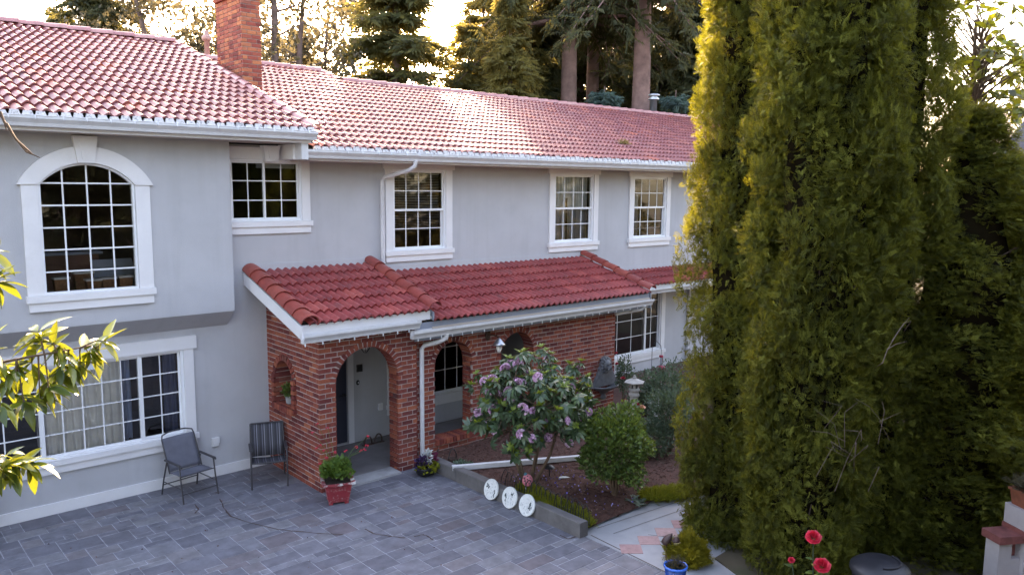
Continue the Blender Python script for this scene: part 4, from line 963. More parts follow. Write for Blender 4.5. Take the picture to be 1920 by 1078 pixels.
leafy('ivy_tree', 'leaning tree with ivy-covered twin trunks right of the chimney', gb(512,27), 14, [(.3,.2,14,.26),(1.8,.2,13.5,.2)], 7000, .2, M['broad'], 2.8, 1500, 4)
leafy('pine_tree', 'sparse twiggy tree leaning over the left roof beside the chimney', gb(395,30), 14, [(-2.5,1.0,13,.24),(.6,.3,12,.18)], 11000, .2, M['broad'], 3.2, 0, 5)
leafy('leafy_tree', 'backlit loose-leaved tree between the ivy trunks and the spruce', gb(610,36), 13, [(.4,.3,12.5,.2),(-1.2,.2,11,.14)], 12000, .22, M['broad'], 3.0, 0, 6)
leafy('leafy_tree', 'sparse backlit tree over the left end of the ridge', gb(90,40), 13, [(.4,.3,11,.2),(-1.2,.2,10,.14)], 4500, .2, M['broad'], 2.8, 0, 8)
# low scrub that closes the gap between ridge and trunks
nb = 16000; rs = np.random.RandomState(77); ph = rs.uniform(-60, 1400, nb); 
hh = 5.2+1.6*np.sin(ph*.013)+1.2*np.sin(ph*.031+1); dist = rs.uniform(46,62,nb); P = []
for a_, d_, h_ in zip(ph, dist, hh): p = CAM+ray(a_,330)*d_; P.append((p.x,p.y,max(0,h_)*rs.rand()**.6*1.15))
V, F = sprays(np.array(P), rs.normal(size=(nb,3)), rs.uniform(.4,.8,nb), TN); link('distant_undergrowth', np_mesh('distant_undergrowth', V, F, M['fir']), kind='stuff', label='far thicket of evergreen undergrowth behind the ridge', cat='undergrowth')
# ---------------------------------------------------------------- single-leaf plants
def leaf_mesh(name, mat, L, w, bend=.25, cup=.25, n=5):
    m = MB(); v = []
    for i in range(n+1):
        t = i/n; ww = w*(math.sin(math.pi*min(1,t**.8))**.8)*.5+.0008; y = L*t; z = -bend*L*t*t
        v += [(-ww,y,z+cup*ww),(0,y,z),(ww,y,z+cup*ww)]
    fs = []
    for i in range(n): b = 3*i; fs += [(b,b+1,b+4,b+3),(b+1,b+2,b+5,b+4)]
    m.add(v, fs, True); return m.mesh(name, mat)
def orient(d, up=Vector((0,0,1)), roll=0.0):
    y = d.normalized(); x = y.cross(up); x = x.normalized() if x.length > 1e-4 else Vector((1,0,0)); z = x.cross(y); m = Matrix((x,y,z)).transposed()
    return (m @ Matrix.Rotation(roll, 3, 'Y')).to_euler()
# sunlit laurel-like shrub whose boughs reach in from the left
M['laurel'] = leaf('glossy_laurel_leaf', [(.1,(.03,.06,.018)),(.4,(.06,.11,.02)),(.65,(.14,.18,.02)),(.9,(.26,.27,.03))], .22, .25, 2.0, (.42,.42,.03), .6, .7)
lme = [leaf_mesh('leaf', M['laurel'], .125, .042, b, c) for b, c in ((.2,.3),(.45,.2),(.05,.4))]
lroot = Vector((-1.5, 3.3, -.05)); la = thing('laurel_shrub', 'laurel bough with glossy yellow-green leaves hanging before the ground floor window', 'shrub', lroot)
tr = MB(); lq = random.Random(8)
clus = [(18,735,3.1),(60,690,3.2),(96,640,3.25),(72,625,3.2),(150,690,3.35),(186,655,3.4),(200,640,3.4),(130,700,3.3),(92,735,3.2),(45,760,3.1),(5,690,3.1),(120,665,3.25),(165,660,3.35),(30,700,3.1),(75,755,3.2),(2,770,3.0),(110,700,3.3),
        (8,855,3.05),(42,868,3.15),(62,872,3.2),(2,880,3.0),(25,875,3.1),(-5,470,3.1),(2,530,3.05),(-25,650,3.0),(-30,500,3.0)]
trunk_top = CAM+ray(-420,720)*3.1; tr.tube([lroot, lroot.lerp(trunk_top,.5)+Vector((.1,0,.1)), trunk_top], [.07,.055,.035], 8)
j1, j2, j3 = CAM+ray(-60,690)*3.05, CAM+ray(-80,860)*3.0, CAM+ray(-110,510)*3.0
for j in (j1,j2,j3): tr.tube([trunk_top, trunk_top.lerp(j,.5)+Vector((0,0,.05)), j], [.03,.02,.013], 6)
jm1 = CAM+ray(60,668)*3.15; je1 = CAM+ray(150,652)*3.3; tr.tube([j1, CAM+ray(0,680)*3.1, jm1, CAM+ray(150,652)*3.3], [.008,.006,.005,.003], 6)
for (x, y, d) in clus:
    c = CAM+ray(x,y)*d; j = j2 if y > 820 else (j3 if y < 560 else min((j1.lerp(jm1,u_/8) for u_ in range(9)), key=lambda p_: (p_-c).length) if x < 70 else min((jm1.lerp(je1,u_/8) for u_ in range(9)), key=lambda p_: (p_-c).length)); tr.tube([j, j.lerp(c,.6)+Vector((0,0,.015)), c], [.004,.003,.002], 5)
    out = (c-j).normalized(); n = lq.randint(8,12)
    for k in range(n):
        a = 6.28*k/n+lq.uniform(-.3,.3); e = orient(out); s = Matrix.Rotation(a,3,out) @ out.orthogonal().normalized(); dd = (s*lq.uniform(.6,1)+out*lq.uniform(.1,.7)+Vector((0,0,lq.uniform(-.75,.15))))
        sc_ = lq.uniform(.5,1.0); place('leaf', lme[lq.randrange(3)], la, c+out*lq.uniform(-.05,.01), orient(dd, roll=lq.uniform(-.6,.6)), (sc_,sc_,sc_))
# dry twig hanging from above
for pts in ([(-60,150),(0,215),(25,255),(50,285),(75,296)], [(12,232),(30,262),(50,280),(62,290)], [(0,210),(10,235),(12,245)]):
    tr.tube([CAM+ray(x,y)*3.0 for x, y in pts], [.006]+[.004]*(len(pts)-2)+[.0015], 5)
tr.tube([trunk_top, CAM+ray(-300,300)*3.0, CAM+ray(-60,150)*3.0], [.02,.012,.006], 5)
tr.build('branches', M['twig'], la)
# glossy-leaved tree behind the short arborvitae
M['magnolia'] = leaf('glossy_magnolia_leaf', [(.15,(.03,.04,.025)),(.45,(.06,.075,.03)),(.7,(.16,.18,.02)),(.9,(.3,.3,.03))], .4, .3, 1.2, (.6,.55,.03), .5, .6)
mg = gb(1835,15.5); mgt = thing('magnolia_tree', 'tree with large glossy leaves rising above the shorter arborvitae', 'tree', mg); mq = random.Random(13)
mme = [leaf_mesh('leaf', M['magnolia'], .21, .11, b, .3) for b in (.15,.4)]; tr = MB(); cen = CAM+ray(1835,105)*15.5
tr.tube([mg, (mg[0]+.1,mg[1],3), (cen.x,cen.y,5.0), (cen.x,cen.y+.1,8.2)], [.14,.12,.08,.03], 8); nl = 0
mrest = MB()
for k in range(170):
    px, py = mq.uniform(1745,1935), mq.uniform(-30,225); d = 15.5+mq.uniform(-1.2,1.2)
    if px < 1800 and py < 25 and mq.random() < .6: continue
    if px > 1850 and py < 60 and mq.random() < .75: continue
    c = CAM+ray(px,py)*d; b0 = Vector((cen.x,cen.y,max(4.5,c.z-mq.uniform(.3,.9)))); tr.tube([b0, b0.lerp(c,.6)+Vector((0,0,.05)), c], [.02,.012,.006], 5); out = (c-b0).normalized()
    for i in range(mq.randint(5,7)):
        a = mq.uniform(0,6.28); s = Matrix.Rotation(a,3,out) @ out.orthogonal().normalized(); dd = s+out*mq.uniform(.0,.8)+Vector((0,0,mq.uniform(-.3,.4))); sc_ = mq.uniform(.7,1.15)
        me_ = mme[mq.randrange(2)]; pl0 = c-out*mq.uniform(0,.15); er = orient(dd, roll=mq.uniform(-1,1)); nl += 1
        if nl <= 300: place('leaf', me_, mgt, pl0, er, (sc_,)*3)
        else: Tm = Matrix.LocRotScale(pl0, er, Vector((sc_,)*3)); mrest.add([Tm @ v.co for v in me_.vertices], [tuple(p.vertices) for p in me_.polygons], True)
tr.build('trunk', M['twig'], mgt); mrest.build('leaves', M['magnolia'], mgt, kind='stuff')
# ---------------------------------------------------------------- rhododendron
M['rho_old'] = leaf('rhododendron_leaf', [(.1,(.03,.06,.035)),(.5,(.055,.1,.05)),(.9,(.085,.14,.065))], .15, .36, 3, (.2,.3,.05), .6, .6)
M['rho_new'] = leaf('young_rhododendron_leaf', [(.1,(.09,.14,.02)),(.5,(.14,.2,.028)),(.9,(.19,.25,.04))], .3, .4, 3, (.4,.45,.04), .4, .6)
M['rho_flower'] = piecemat('pink_rhododendron_petal', [(0,(.42,.2,.36)),(.5,(.6,.36,.52)),(1,(.75,.55,.66))], .7, 30, .2, 0)
def whorl(seed, mat, n, L, w, tilt, bend):
    q = random.Random(seed); vs = MB()
    for k in range(n):
        me = MB(); N_ = 4; ww0 = w*q.uniform(.85,1.15); l = L*q.uniform(.8,1.1); v = []
        for i in range(N_+1):
            t = i/N_; ww = ww0*(math.sin(math.pi*min(1,t**.85))**.8)*.5+.001; v += [(-ww,l*t,-bend*l*t*t+.25*ww),(0,l*t,-bend*l*t*t),(ww,l*t,-bend*l*t*t+.25*ww)]
        fs = []
        for i in range(N_): b = 3*i; fs += [(b,b+1,b+4,b+3),(b+1,b+2,b+5,b+4)]
        T = Matrix.Rotation(6.28*k/n+q.uniform(-.25,.25),4,'Z') @ Matrix.Rotation(tilt+q.uniform(-.2,.2),4,'X'); vs.add([T @ Vector(p) for p in v], fs, True)
    return vs
WH_old = [whorl(i, M['rho_old'], 9, .125, .047, -.2+.12*i, .5).mesh('leaf_whorl', M['rho_old']) for i in range(3)]
WH_new = [whorl(10+i, M['rho_new'], 9, .09, .03, .7, .2).mesh('young_leaf_whorl', M['rho_new']) for i in range(3)]
def truss(seed):
    q = random.Random(seed); m = MB()
    for k in range(13):
        a, e = q.uniform(0,6.28), q.uniform(.0,1.3); d = Vector((math.cos(a)*math.cos(e), math.sin(a)*math.cos(e), math.sin(e))); c = d*.065; x = d.orthogonal().normalized(); y = d.cross(x)
        for p in range(5):
            A = 6.28*p/5; u = x*math.cos(A)+y*math.sin(A); s = x*math.cos(A+1.57)+y*math.sin(A+1.57)
            m.add([c-d*.02, c+u*.022+s*.014+d*.008, c+u*.036+d*.004, c+u*.022-s*.014+d*.008], [(0,1,2,3)])
    return m.mesh('flower_truss', M['rho_flower'])
TRS = [truss(i) for i in range(3)]
rb = onz(992,910,.14); rh = thing('rhododendron', 'rhododendron bush with pink flower trusses in the mulch bed before the brick wall', 'shrub', rb); rq = random.Random(4)
cc = CAM+ray(1000,757)*((Vector(rb)-CAM).dot(_f)*.985)
RX, RZ_ = 1.02, .80; stems = MB(); wpos = []
k = 0
while k < 300:
    a = rq.uniform(0,6.28); e = math.asin(rq.uniform(-.75,1)); lump = 1+.1*math.sin(3*a+e*4)+.08*math.sin(7*a); r = rq.uniform(.72,1.0) if rq.random() < .75 else rq.uniform(.4,.72)
    p = Vector((math.cos(a)*math.cos(e)*RX, math.sin(a)*math.cos(e)*RX*.9, math.sin(e)*RZ_))*r*lump; c = cc+p
    if c.y > 11.12 or c.z < .55: continue
    if any((c-w_).length < .085 for w_ in wpos): continue
    wpos.append(c); k += 1; out = Vector((p.x/RX, p.y/RX, p.z/RZ_*1.1+.55)).normalized(); qt = out.to_track_quat('Z','Y').to_euler(); s = rq.uniform(1.0,1.35)
    place('leaf_whorl', WH_old[rq.randrange(3)], rh, c, (qt.x,qt.y,qt.z+rq.uniform(0,6)), (s,)*3)
    if rq.random() < .52+.3*max(0,p.z): place('young_leaf_whorl', WH_new[rq.randrange(3)], rh, c+out*.03, (qt.x*.7,qt.y*.7,rq.uniform(0,6)), (rq.uniform(.9,1.35),)*3)
    elif rq.random() < .5: place('flower_truss', TRS[rq.randrange(3)], rh, c+out*.05, (qt.x,qt.y,rq.uniform(0,6)), (rq.uniform(.8,1.25),)*3)
for (x, y) in ((912,640),(880,740),(905,780),(1035,680),(1115,720),(1012,765),(955,745),(1085,775)): pass
mains = []
for k in range(5):
    a = 6.28*k/5+.4; b0 = rb+Vector((math.cos(a)*.06, math.sin(a)*.06, -.03)); m1 = b0.lerp(cc,.42)+Vector((math.cos(a)*.28, math.sin(a)*.28, 0)); m2 = cc+Vector((math.cos(a)*.5, math.sin(a)*.5, .05)); stems.tube([b0,m1,m2], [.03,.024,.014], 7); mains += [m1,m2,m1.lerp(m2,.5)]
for w_ in wpos: j = min(mains, key=lambda q_: (q_-w_).length); stems.tube([j, j.lerp(w_,.55)-Vector((0,0,.04)), w_], [.012,.008,.005], 5)
stems.build('stems', M['twig'], rh)
# ---------------------------------------------------------------- rounded shrub, roses, ground plants
M['shrub'] = leaf('shrub_leaf', [(.2,(.018,.04,.014)),(.45,(.05,.095,.024)),(.7,(.12,.18,.04))], .25, .4, 3, (.3,.38,.04), .45, .45)
M['rose_leaf'] = leaf('rose_leaf', [(.15,(.03,.06,.04)),(.5,(.06,.1,.065)),(.85,(.11,.155,.11))], .2, .4, 3, (.25,.32,.1), .4, .5)
M['goldgreen'] = leaf('golden_groundcover', [(.15,(.1,.12,.012)),(.5,(.2,.21,.018)),(.85,(.3,.29,.03))], .3, .6, 5, (.4,.38,.03), .2, .4)
def blob(seed, rx, ry, rz, n, L, tmpl, cz, up=.3, inner=.5, lump=.18, flat=0.0):
    global rs
    rs = np.random.RandomState(seed); D = rs.normal(size=(n,3)); D /= np.linalg.norm(D, axis=1, keepdims=True)
    if flat: D[:,2] = np.abs(D[:,2])
    lm = 1+lump*np.sin(D[:,0]*5+seed)*np.cos(D[:,1]*4.3)+lump*.7*np.sin(D[:,2]*7+D[:,0]*3)
    r = lm*(inner+(1-inner)*rs.rand(n)**.6); P = D*np.array([rx,ry,rz])*r[:,None]+np.array([0,0,cz])
    A = D+np.array([0,0,up])+rs.normal(size=(n,3))*.5; return sprays(P, A, rs.uniform(.7,1.3,n)*L, tmpl, D+rs.normal(size=(n,3))*.6)
sb = onz(1152,925,.12); sh = thing('round_shrub', 'rounded green leafy shrub on a short stem beside the rhododendron', 'shrub', sb)
V, F = blob(5, .60,.58,.58, 6500, .07, t_leaf(.3), .78, inner=.4, lump=.2); link('foliage', np_mesh('foliage', V, F, M['shrub']), sh, local=True)
m = MB()
for k in range(9): a = 6.28*k/9; m.tube([(.03*math.cos(a),.03*math.sin(a),-.03),(.08*math.cos(a),.08*math.sin(a),.25),(.35*math.cos(a),.35*math.sin(a),.8)], [.02,.016,.006], 5)
m.build('stems', M['twig'], sh, local=True)
M['red'] = paint('deep_red_petal', (.3,.008,.02), .6, .3, 30, 0); M['brightred'] = paint('red_petal', (.55,.02,.05), .5, .3, 30, 0); M['pink'] = paint('pink_petal', (.7,.4,.42), .6, .2, 30, 0); M['peach'] = paint('peach_petal', (.75,.42,.28), .6, .2, 30, 0)
def rose_mesh(name, mat, r=.045):
    m = MB(); q = random.Random(2)
    for ring_, (rr_, n, h, op) in enumerate(((.25,3,.9,.1),(.5,4,.8,.35),(.8,5,.55,.7),(1.0,6,.35,1.1))):
        for k in range(n):
            a = 6.28*k/n+ring_*.6; d = Vector((math.cos(a),math.sin(a),0)); s = Vector((-math.sin(a),math.cos(a),0)); w = r*(.45+.25*ring_*.5); b = d*r*rr_*.35; t = d*r*rr_+Vector((0,0,r*h)); e = d*r*(rr_+.12*op)+Vector((0,0,r*(h+.15-.25*op)))
            m.add([b-s*w*.4, b+s*w*.4, t+s*w*.9, e, t-s*w*.9], [(0,1,2,3,4)], True)
    return m.mesh(name, mat)
RM = {k: rose_mesh('bloom', M[k]) for k in ('red','brightred','pink','peach')}
def rosebush(label, base, rx, rz, n, blooms, seed, Hs=.45):
    t = thing('rose_bush', label, 'rose bush', base, 0, 'rose bushes in the mulch bed'); q = random.Random(seed); V, F = blob(seed, rx, rx*.9, rz, n, .05, t_leaf(.3), Hs+rz*.6, inner=.25, lump=.25); link('foliage', np_mesh('foliage', V, F, M['rose_leaf']), t, local=True); m = MB()
    for k in range(9): a = q.uniform(0,6.28); l = rx*q.uniform(.3,.8); m.tube([(0,0,-.04),(l*.4*math.cos(a),l*.4*math.sin(a),Hs*.7),(l*math.cos(a),l*math.sin(a),Hs+rz*q.uniform(.6,1.4))], [.012,.009,.004], 5)
    m.build('canes', M['twig'], t, local=True)
    for (px, py, c, s) in blooms:
        dep = (Vector(base)-CAM).dot(_f); p = CAM+ray(px,py)*(dep-.15); place('bloom', RM[c], t, p, (q.uniform(-.6,.2),q.uniform(-.5,.3),0), (s,)*3)
        z0_ = Vector(base)+Vector((0,0,Hs)); MB().tube([z0_, z0_.lerp(p,.6), p], [.006,.005,.004], 4).build('flower_stem', M['rose_leaf'], t)
    return t
rosebush('rose bush with dark red and peach blooms beside the stone lantern', onz(1172,815,.12), .34, .2, 1500, [(1172,753,'red',1.3),(1195,761,'red',1.4),(1203,765,'peach',1.5),(1168,710,'red',1.0)], 3, .15)
rosebush('rose bush with small red blooms against the end of the brick wall', onz(1168,772,.12), .2, .4, 900, [(1157,683,'brightred',1.0),(1156,663,'brightred',.9)], 4, .6)
rosebush('rose bush with a pale pink and a dark red bloom near the arborvitae', onz(1256,850,.1), .5, .42, 3600, [(1260,785,'pink',1.3),(1269,815,'red',1.4),(1300,793,'peach',1.0),(1278,766,'peach',.8)], 5, .55)
rosebush('large purplish rose bush below the right ground floor window', onz(1248,790,.12), .65, .42, 4200, [(1300,708,'brightred',1.0)], 6, .5)
rosebush('small leafy rose bush at the foot of the path side of the bed', onz(1225,860,.1), .4, .3, 2200, [(1238,838,'pink',.7)], 8, .2)
rosebush('grey green rose bush between the lantern and the leaf stake', onz(1214,792,.12), .45, .32, 2600, [], 7, .25)
def tuft(name, label, pts, n, L, mat, r, h, seed, cat='plant', kind=None, grp=None, tmpl=None):
    global rs
    rs = np.random.RandomState(seed); P = []
    for (x, y) in pts:
        k = n//len(pts); a = rs.rand(k)*6.28; q = np.sqrt(rs.rand(k))*r; P.append(np.stack([x+q*np.cos(a), y+q*np.sin(a), np.array([bedz(x,y) if inbed(x,y) else 0]*k)+rs.rand(k)*h*(1-q/r*.7)], 1))
    P = np.concatenate(P); V, F = sprays(P, rs.normal(size=P.shape)*.6+np.array([0,0,.7]), rs.uniform(.7,1.3,len(P))*L, tmpl or TN); return link(name, np_mesh(name, V, F, mat), label=label, cat=cat, kind=kind, group=grp)
tuft('golden_groundcover', 'strip of golden green groundcover behind the wire border fence', [(8.16+.06*math.sin(k), 7.55+.16*k) for k in range(9)], 2600, .08, M['goldgreen'], .17, .1, 1, kind='stuff')
tuft('golden_groundcover', 'patch of golden groundcover where the path meets the mulch bed', [(onz(1222+12*k,932-1.5*k,.05).x, onz(1222+12*k,932-1.5*k,.05).y) for k in range(6)], 2400, .08, M['goldgreen'], .2, .12, 2, kind='stuff')
M['violet'] = piecemat('violet_petal', [(0,(.12,.1,.42)),(.5,(.25,.2,.6)),(1,(.5,.45,.75))], .7, 30, .2, 0)
rs = np.random.RandomState(9); P = []
while len(P) < 130:
    x, y = rs.uniform(8.1,9.4), rs.uniform(7.5,9.4)
    P.append((x, y, bedz(x,y)+rs.uniform(.02,.09)))
V, F = sprays(np.array(P), rs.normal(size=(130,3))*.4+np.array([0,0,1]), rs.uniform(.015,.032,130), ([(-.5,0,0),(.5,0,0),(0,.9,.2),(-.5,.5,.3),(.5,.5,.3),(0,-.3,0)],[(0,1,2),(3,4,5)])); link('violet_flowers', np_mesh('violet_flowers', V, F, M['violet']), kind='stuff', label='scatter of small violet flowers in the mulch', cat='flowers')
M['sage'] = leaf('grey_green_leaf', [(.1,(.06,.1,.075)),(.5,(.1,.15,.11)),(.9,(.15,.2,.15))], .2, .5, 4, (.2,.3,.1), .4, .6)
hb = onz(1190,944,.04); ho = thing('broadleaf_plant', 'low plant with drooping grey green leaves at the bed corner', 'plant', hb); hme = leaf_mesh('leaf', M['sage'], .2, .055, .5, .3); hq = random.Random(3)
for k in range(14): a = hq.uniform(0,6.28); s = hq.uniform(.6,1.2); place('leaf', hme, ho, Vector(hb)+Vector((hq.uniform(-.1,.1),hq.uniform(-.1,.1),.0)), orient(Vector((math.cos(a),math.sin(a),hq.uniform(.3,.9)))), (s,)*3)
# ================================================================== garden furniture and ornaments
M['sling'] = paint('slate_sling_fabric', (.13,.135,.17), .75, .12, 6, .3, 160)
M['frame'] = paint('dark_chair_frame', (.045,.042,.048), .45, .2, 12, .1, 60)
def folding_chair(label, loc, rz):
    t = thing('folding_chair', label, 'chair', loc, rz, 'chairs along the house wall'); F_ = M['frame']; w = .29     # faces local -Y
    for s in (-1,1):
        x = s*w
        MB().tube([(x,-.33,0),(x*.99,-.27,.3),(x*.98,-.235,.565),(x*.98,-.2,.585)], .0125, 8).build('front_leg', F_, t, local=True)
        MB().tube([(x*1.02,.33,0),(x*1.0,.26,.26),(x*.97,.16,.55)], .0125, 8).build('rear_leg', F_, t, local=True)
        m = MB(); pr = [(-.022,0),(.022,0),(.024,.012),(.014,.022),(-.014,.022),(-.024,.012)]; m.extrude([(x*.98+a,.578+b) for a, b in pr], -.27, .2, 'y'); m.tube([(x*.98,-.27,.588),(x*.98,-.3,.57)], .016, 6); m.build('armrest', F_, t, local=True)
        MB().tube([(x*.99,-.28,.22),(x*1.0,.27,.22)], .008, 6).build('side_rail', F_, t, local=True)
    MB().tube([(-w*.93,.1,.38),(-w*.93,.2,.62),(-w*.93,.31,.88),(-w*.86,.335,.945),(-w*.5,.35,.975),(0,.355,.985),(w*.5,.35,.975),(w*.86,.335,.945),(w*.93,.31,.88),(w*.93,.2,.62),(w*.93,.1,.38)], .0115, 8).build('back_frame', F_, t, local=True)
    MB().tube([(-w*.95,-.24,.41),(w*.95,-.24,.41)], .011, 6).build('crossbar', F_, t, local=True); MB().tube([(-w,-.3,.14),(w,-.3,.14)], .009, 6).build('crossbar', F_, t, local=True); MB().tube([(-w,.3,.16),(w,.3,.16)], .009, 6).build('crossbar', F_, t, local=True)
    def sheet(fn, nu=8, nv=8):
        v = [fn(i/nu, j/nv) for j in range(nv+1) for i in range(nu+1)]; m = MB(); m.add(v, [(j*(nu+1)+i, j*(nu+1)+i+1, (j+1)*(nu+1)+i+1, (j+1)*(nu+1)+i) for j in range(nv) for i in range(nu)], True); return m
    m = sheet(lambda u, v: (-w*.92+2*w*.92*u, -.25+.36*v, .415-.03*math.sin(math.pi*u)*math.sin(math.pi*v)-.02*v+.004*math.sin(v*19)))
    o = m.build('seat', M['sling'], t, local=True); so = o.modifiers.new('s','SOLIDIFY'); so.thickness = .006
    m = sheet(lambda u, v: (-w*.92+2*w*.92*u, .115+.2*v+.02*math.sin(math.pi*u)+.004*math.sin(v*23+u*3), .4+.5*v)); o = m.build('backrest', M['sling'], t, local=True); so = o.modifiers.new('s','SOLIDIFY'); so.thickness = .006
    return t
folding_chair('slate grey folding sling chair under the ground floor window', (4.3,12.47,0), .16)
folding_chair('folding chair of which only a dark leg shows by the baseboard', (1.40,12.68,0), -.1)
m, nt, b = new_mat('striped_sling')
wv = N(nt, 'ShaderNodeTexWave', Scale=2.6, Distortion=.2); wv.wave_profile = 'SAW'; wv.bands_direction = 'X'; tc = nt.nodes.new('ShaderNodeTexCoord'); nt.links.new(tc.outputs['Object'], wv.inputs['Vector'])
nt.links.new(ramp(nt, wv.outputs['Fac'], [(0,(.03,.03,.04)),(.3,(.11,.11,.14)),(.42,(.03,.03,.04)),(.6,(.2,.2,.24)),(.7,(.05,.05,.06)),(1,(.08,.08,.1))], 'CONSTANT'), b.inputs['Base Color']); b.inputs['Roughness'].default_value = .75; M['stripe'] = m
def sling_chair(label, loc, rz):
    t = thing('patio_chair', label, 'chair', loc, rz, 'chairs along the house wall'); F_ = M['frame']; w = .28
    for s in (-1,1):
        x = s*w
        MB().tube([(x,-.27,0),(x,-.27,.5),(x,-.25,.58),(x,-.18,.62),(x,.1,.61),(x,.22,.6)], .014, 8).build('front_leg', F_, t, local=True)
        MB().tube([(x*.96,.33,0),(x*.96,.2,.42),(x*.95,.235,.62),(x*.93,.31,.93)], .014, 8).build('rear_leg', F_, t, local=True)
        m = MB(); m.extrude([(x+a,.615+b) for a, b in ((-.025,0),(.025,0),(.02,.018),(-.02,.018))], -.2, .2, 'y'); m.build('armrest', F_, t, local=True)
        MB().tube([(x*.95,-.27,.43),(x*.95,.2,.41)], .012, 6).build('side_rail', F_, t, local=True)
    MB().tube([(-w*.93,.31,.93),(w*.93,.31,.93)], .012, 6).build('crossbar', F_, t, local=True); MB().tube([(-w,-.27,.43),(w,-.27,.43)], .012, 6).build('crossbar', F_, t, local=True)
    n = 10; v = []; prof = [(-.28,.435),(-.2,.43),(0,.4),(.15,.405)]; prof2 = [(.165,.405),(.22,.6),(.26,.75),(.31,.94)]
    for nm, pf_ in (('seat',prof),('backrest',prof2)):
        m = MB(); v = [(-w*.93+2*w*.93*i/n, y+(.012*math.sin(math.pi*i/n) if nm == 'backrest' else 0), z-(.02*math.sin(math.pi*i/n) if nm == 'seat' else 0)) for y, z in pf_ for i in range(n+1)]
        m.add(v, [(j*(n+1)+i, j*(n+1)+i+1, (j+1)*(n+1)+i+1, (j+1)*(n+1)+i) for j in range(3) for i in range(n)], True); o = m.build(nm, M['stripe'], t, local=True); so = o.modifiers.new('s','SOLIDIFY'); so.thickness = .006
sling_chair('dark striped sling patio chair in the corner beside the brick porch', (5.47,12.14,0), -.38)
# ---- red planter and geranium
M['redpot'] = paint('red_glazed_planter', (.3,.03,.04), .4, .2, 6, .1, 40, dirt=((.55,.55,.5), 16, 3.2)); M['potrim'] = paint('peeling_planter_rim', (.3,.04,.05), .5, .2, 6, .2, 40, dirt=((.65,.65,.63), 7, 9)); M['potsoil'] = paint('potting_soil', (.03,.02,.015), .95, .3, 20, .6, 60)
pb = onz(633,938); pt = thing('square_planter', 'red square tapered planter with peeling white rim before the porch', 'planter', pb, -.38)
def frustum(w0, w1, z0, z1): a, b = w0/2, w1/2; return [(-a,-a,z0),(a,-a,z0),(a,a,z0),(-a,a,z0),(-b,-b,z1),(b,-b,z1),(b,b,z1),(-b,b,z1)]
MB().hexa(frustum(.3,.41,.03,.33)).build('body', M['redpot'], pt, local=True)
m = MB()
for s in range(4):
    T = Matrix.Rotation(s*math.pi/2,4,'Z'); m.add([T @ Vector(p) for p in ((-.25,-.25,.33),(.25,-.25,.33),(.195,-.195,.33),(-.195,-.195,.33),(-.25,-.25,.365),(.25,-.25,.365),(.195,-.195,.35),(-.195,-.195,.35))], [(0,3,2,1),(4,5,6,7),(0,1,5,4),(2,3,7,6)])
m.build('rim', M['potrim'], pt, local=True)
for sx in (-1,1):
    for sy in (-1,1): MB().box(sx*.12-.03, sx*.12+.03, sy*.12-.03, sy*.12+.03, -.002, .035).build('foot', M['redpot'], pt, local=True)
MB().box(-.19,.19,-.19,.19,.3,.335).build('soil', M['potsoil'], pt, local=True)
M['geranium'] = leaf('geranium_leaf', [(.1,(.04,.09,.02)),(.5,(.08,.15,.03)),(.9,(.14,.22,.04))], .25, .5, 5, (.3,.4,.04), .3, .5)
ge = thing('geranium', 'bushy green geranium with red flowers on long stems in the red planter', 'plant', (pb.x,pb.y,.335)); V, F = blob(12, .24,.24,.2, 1100, .06, t_leaf(.45), .1, inner=.3, flat=1); link('foliage', np_mesh('foliage', V, F, M['geranium']), ge, local=True)
gq = random.Random(6); m = MB(); dep = (Vector(pb)-CAM).dot(_f); fl = MB()
for k, (px, py) in enumerate(((614,803),(600,835),(594,840),(608,845),(586,810),(668,838),(690,818),(677,845),(612,858),(600,868),(628,848),(688,835),(595,795),(648,845),(606,875),(684,843))):
    p = CAM+ray(px,py)*(dep+gq.uniform(-.1,.1)); MB().tube([(pb.x,pb.y,.4), Vector((pb.x,pb.y,.5)).lerp(p,.5)+Vector((0,0,.06)), p], [.004,.003,.002], 4).build('flower_stem', M['geranium'], ge)
    f = MB()
    for i in range(7): d = Vector((gq.uniform(-1,1),gq.uniform(-1,1),gq.uniform(-.5,1))).normalized(); f.ball(p+d*.02, .012, 5, 4, (1,1,.7))
    f.build('flower_head', M['brightred'], ge)
# ---- black bowl with mixed annuals
bb = onz(797,890); bo = thing('plant_bowl', 'black round bowl planter at the foot of the brick pier', 'planter', bb); MB().lathe([(.1,0),(.15,.04),(.175,.13),(.18,.15),(.165,.15),(.15,.12),(.01,.11)], (0,0,0), 22).build('bowl', M['blackmetal'], bo, local=True)
an = thing('mixed_annuals', 'purple, white and yellow-green annuals growing in the black bowl', 'plant', (bb.x,bb.y,.12))
for nm, mt, c, n, L, r, sd_ in (('lime_leaves','goldgreen',(.03,-.06,.02),260,.06,(.2,.16,.08),1),('purple_leaves','darkpurple',(-.08,0,.1),160,.06,(.1,.1,.14),2),('white_leaves','dusty',(.06,.0,.16),90,.07,(.05,.05,.14),3),('maroon_leaves','maroon',(.15,0,.13),160,.05,(.09,.08,.09),4)):
    if mt not in M: M[mt] = leaf(mt+'_leaf', {'darkpurple':[(0,(.02,.01,.04)),(1,(.07,.04,.12))],'dusty':[(0,(.45,.47,.46)),(1,(.65,.66,.65))],'maroon':[(0,(.1,.01,.035)),(1,(.22,.03,.08))]}[mt], .15, .6, 5, (.2,.1,.1), .2, .6)
    V, F = blob(sd_, *r, n, L, t_leaf(.35), 0, inner=.2); V = V+np.array(c); link(nm, np_mesh(nm, V, F, M[mt]), an, local=True)
MB().tube([(0,0,-.02),(.0,0,.05)], .05, 6).build('root_ball', M['potsoil'], an, local=True)
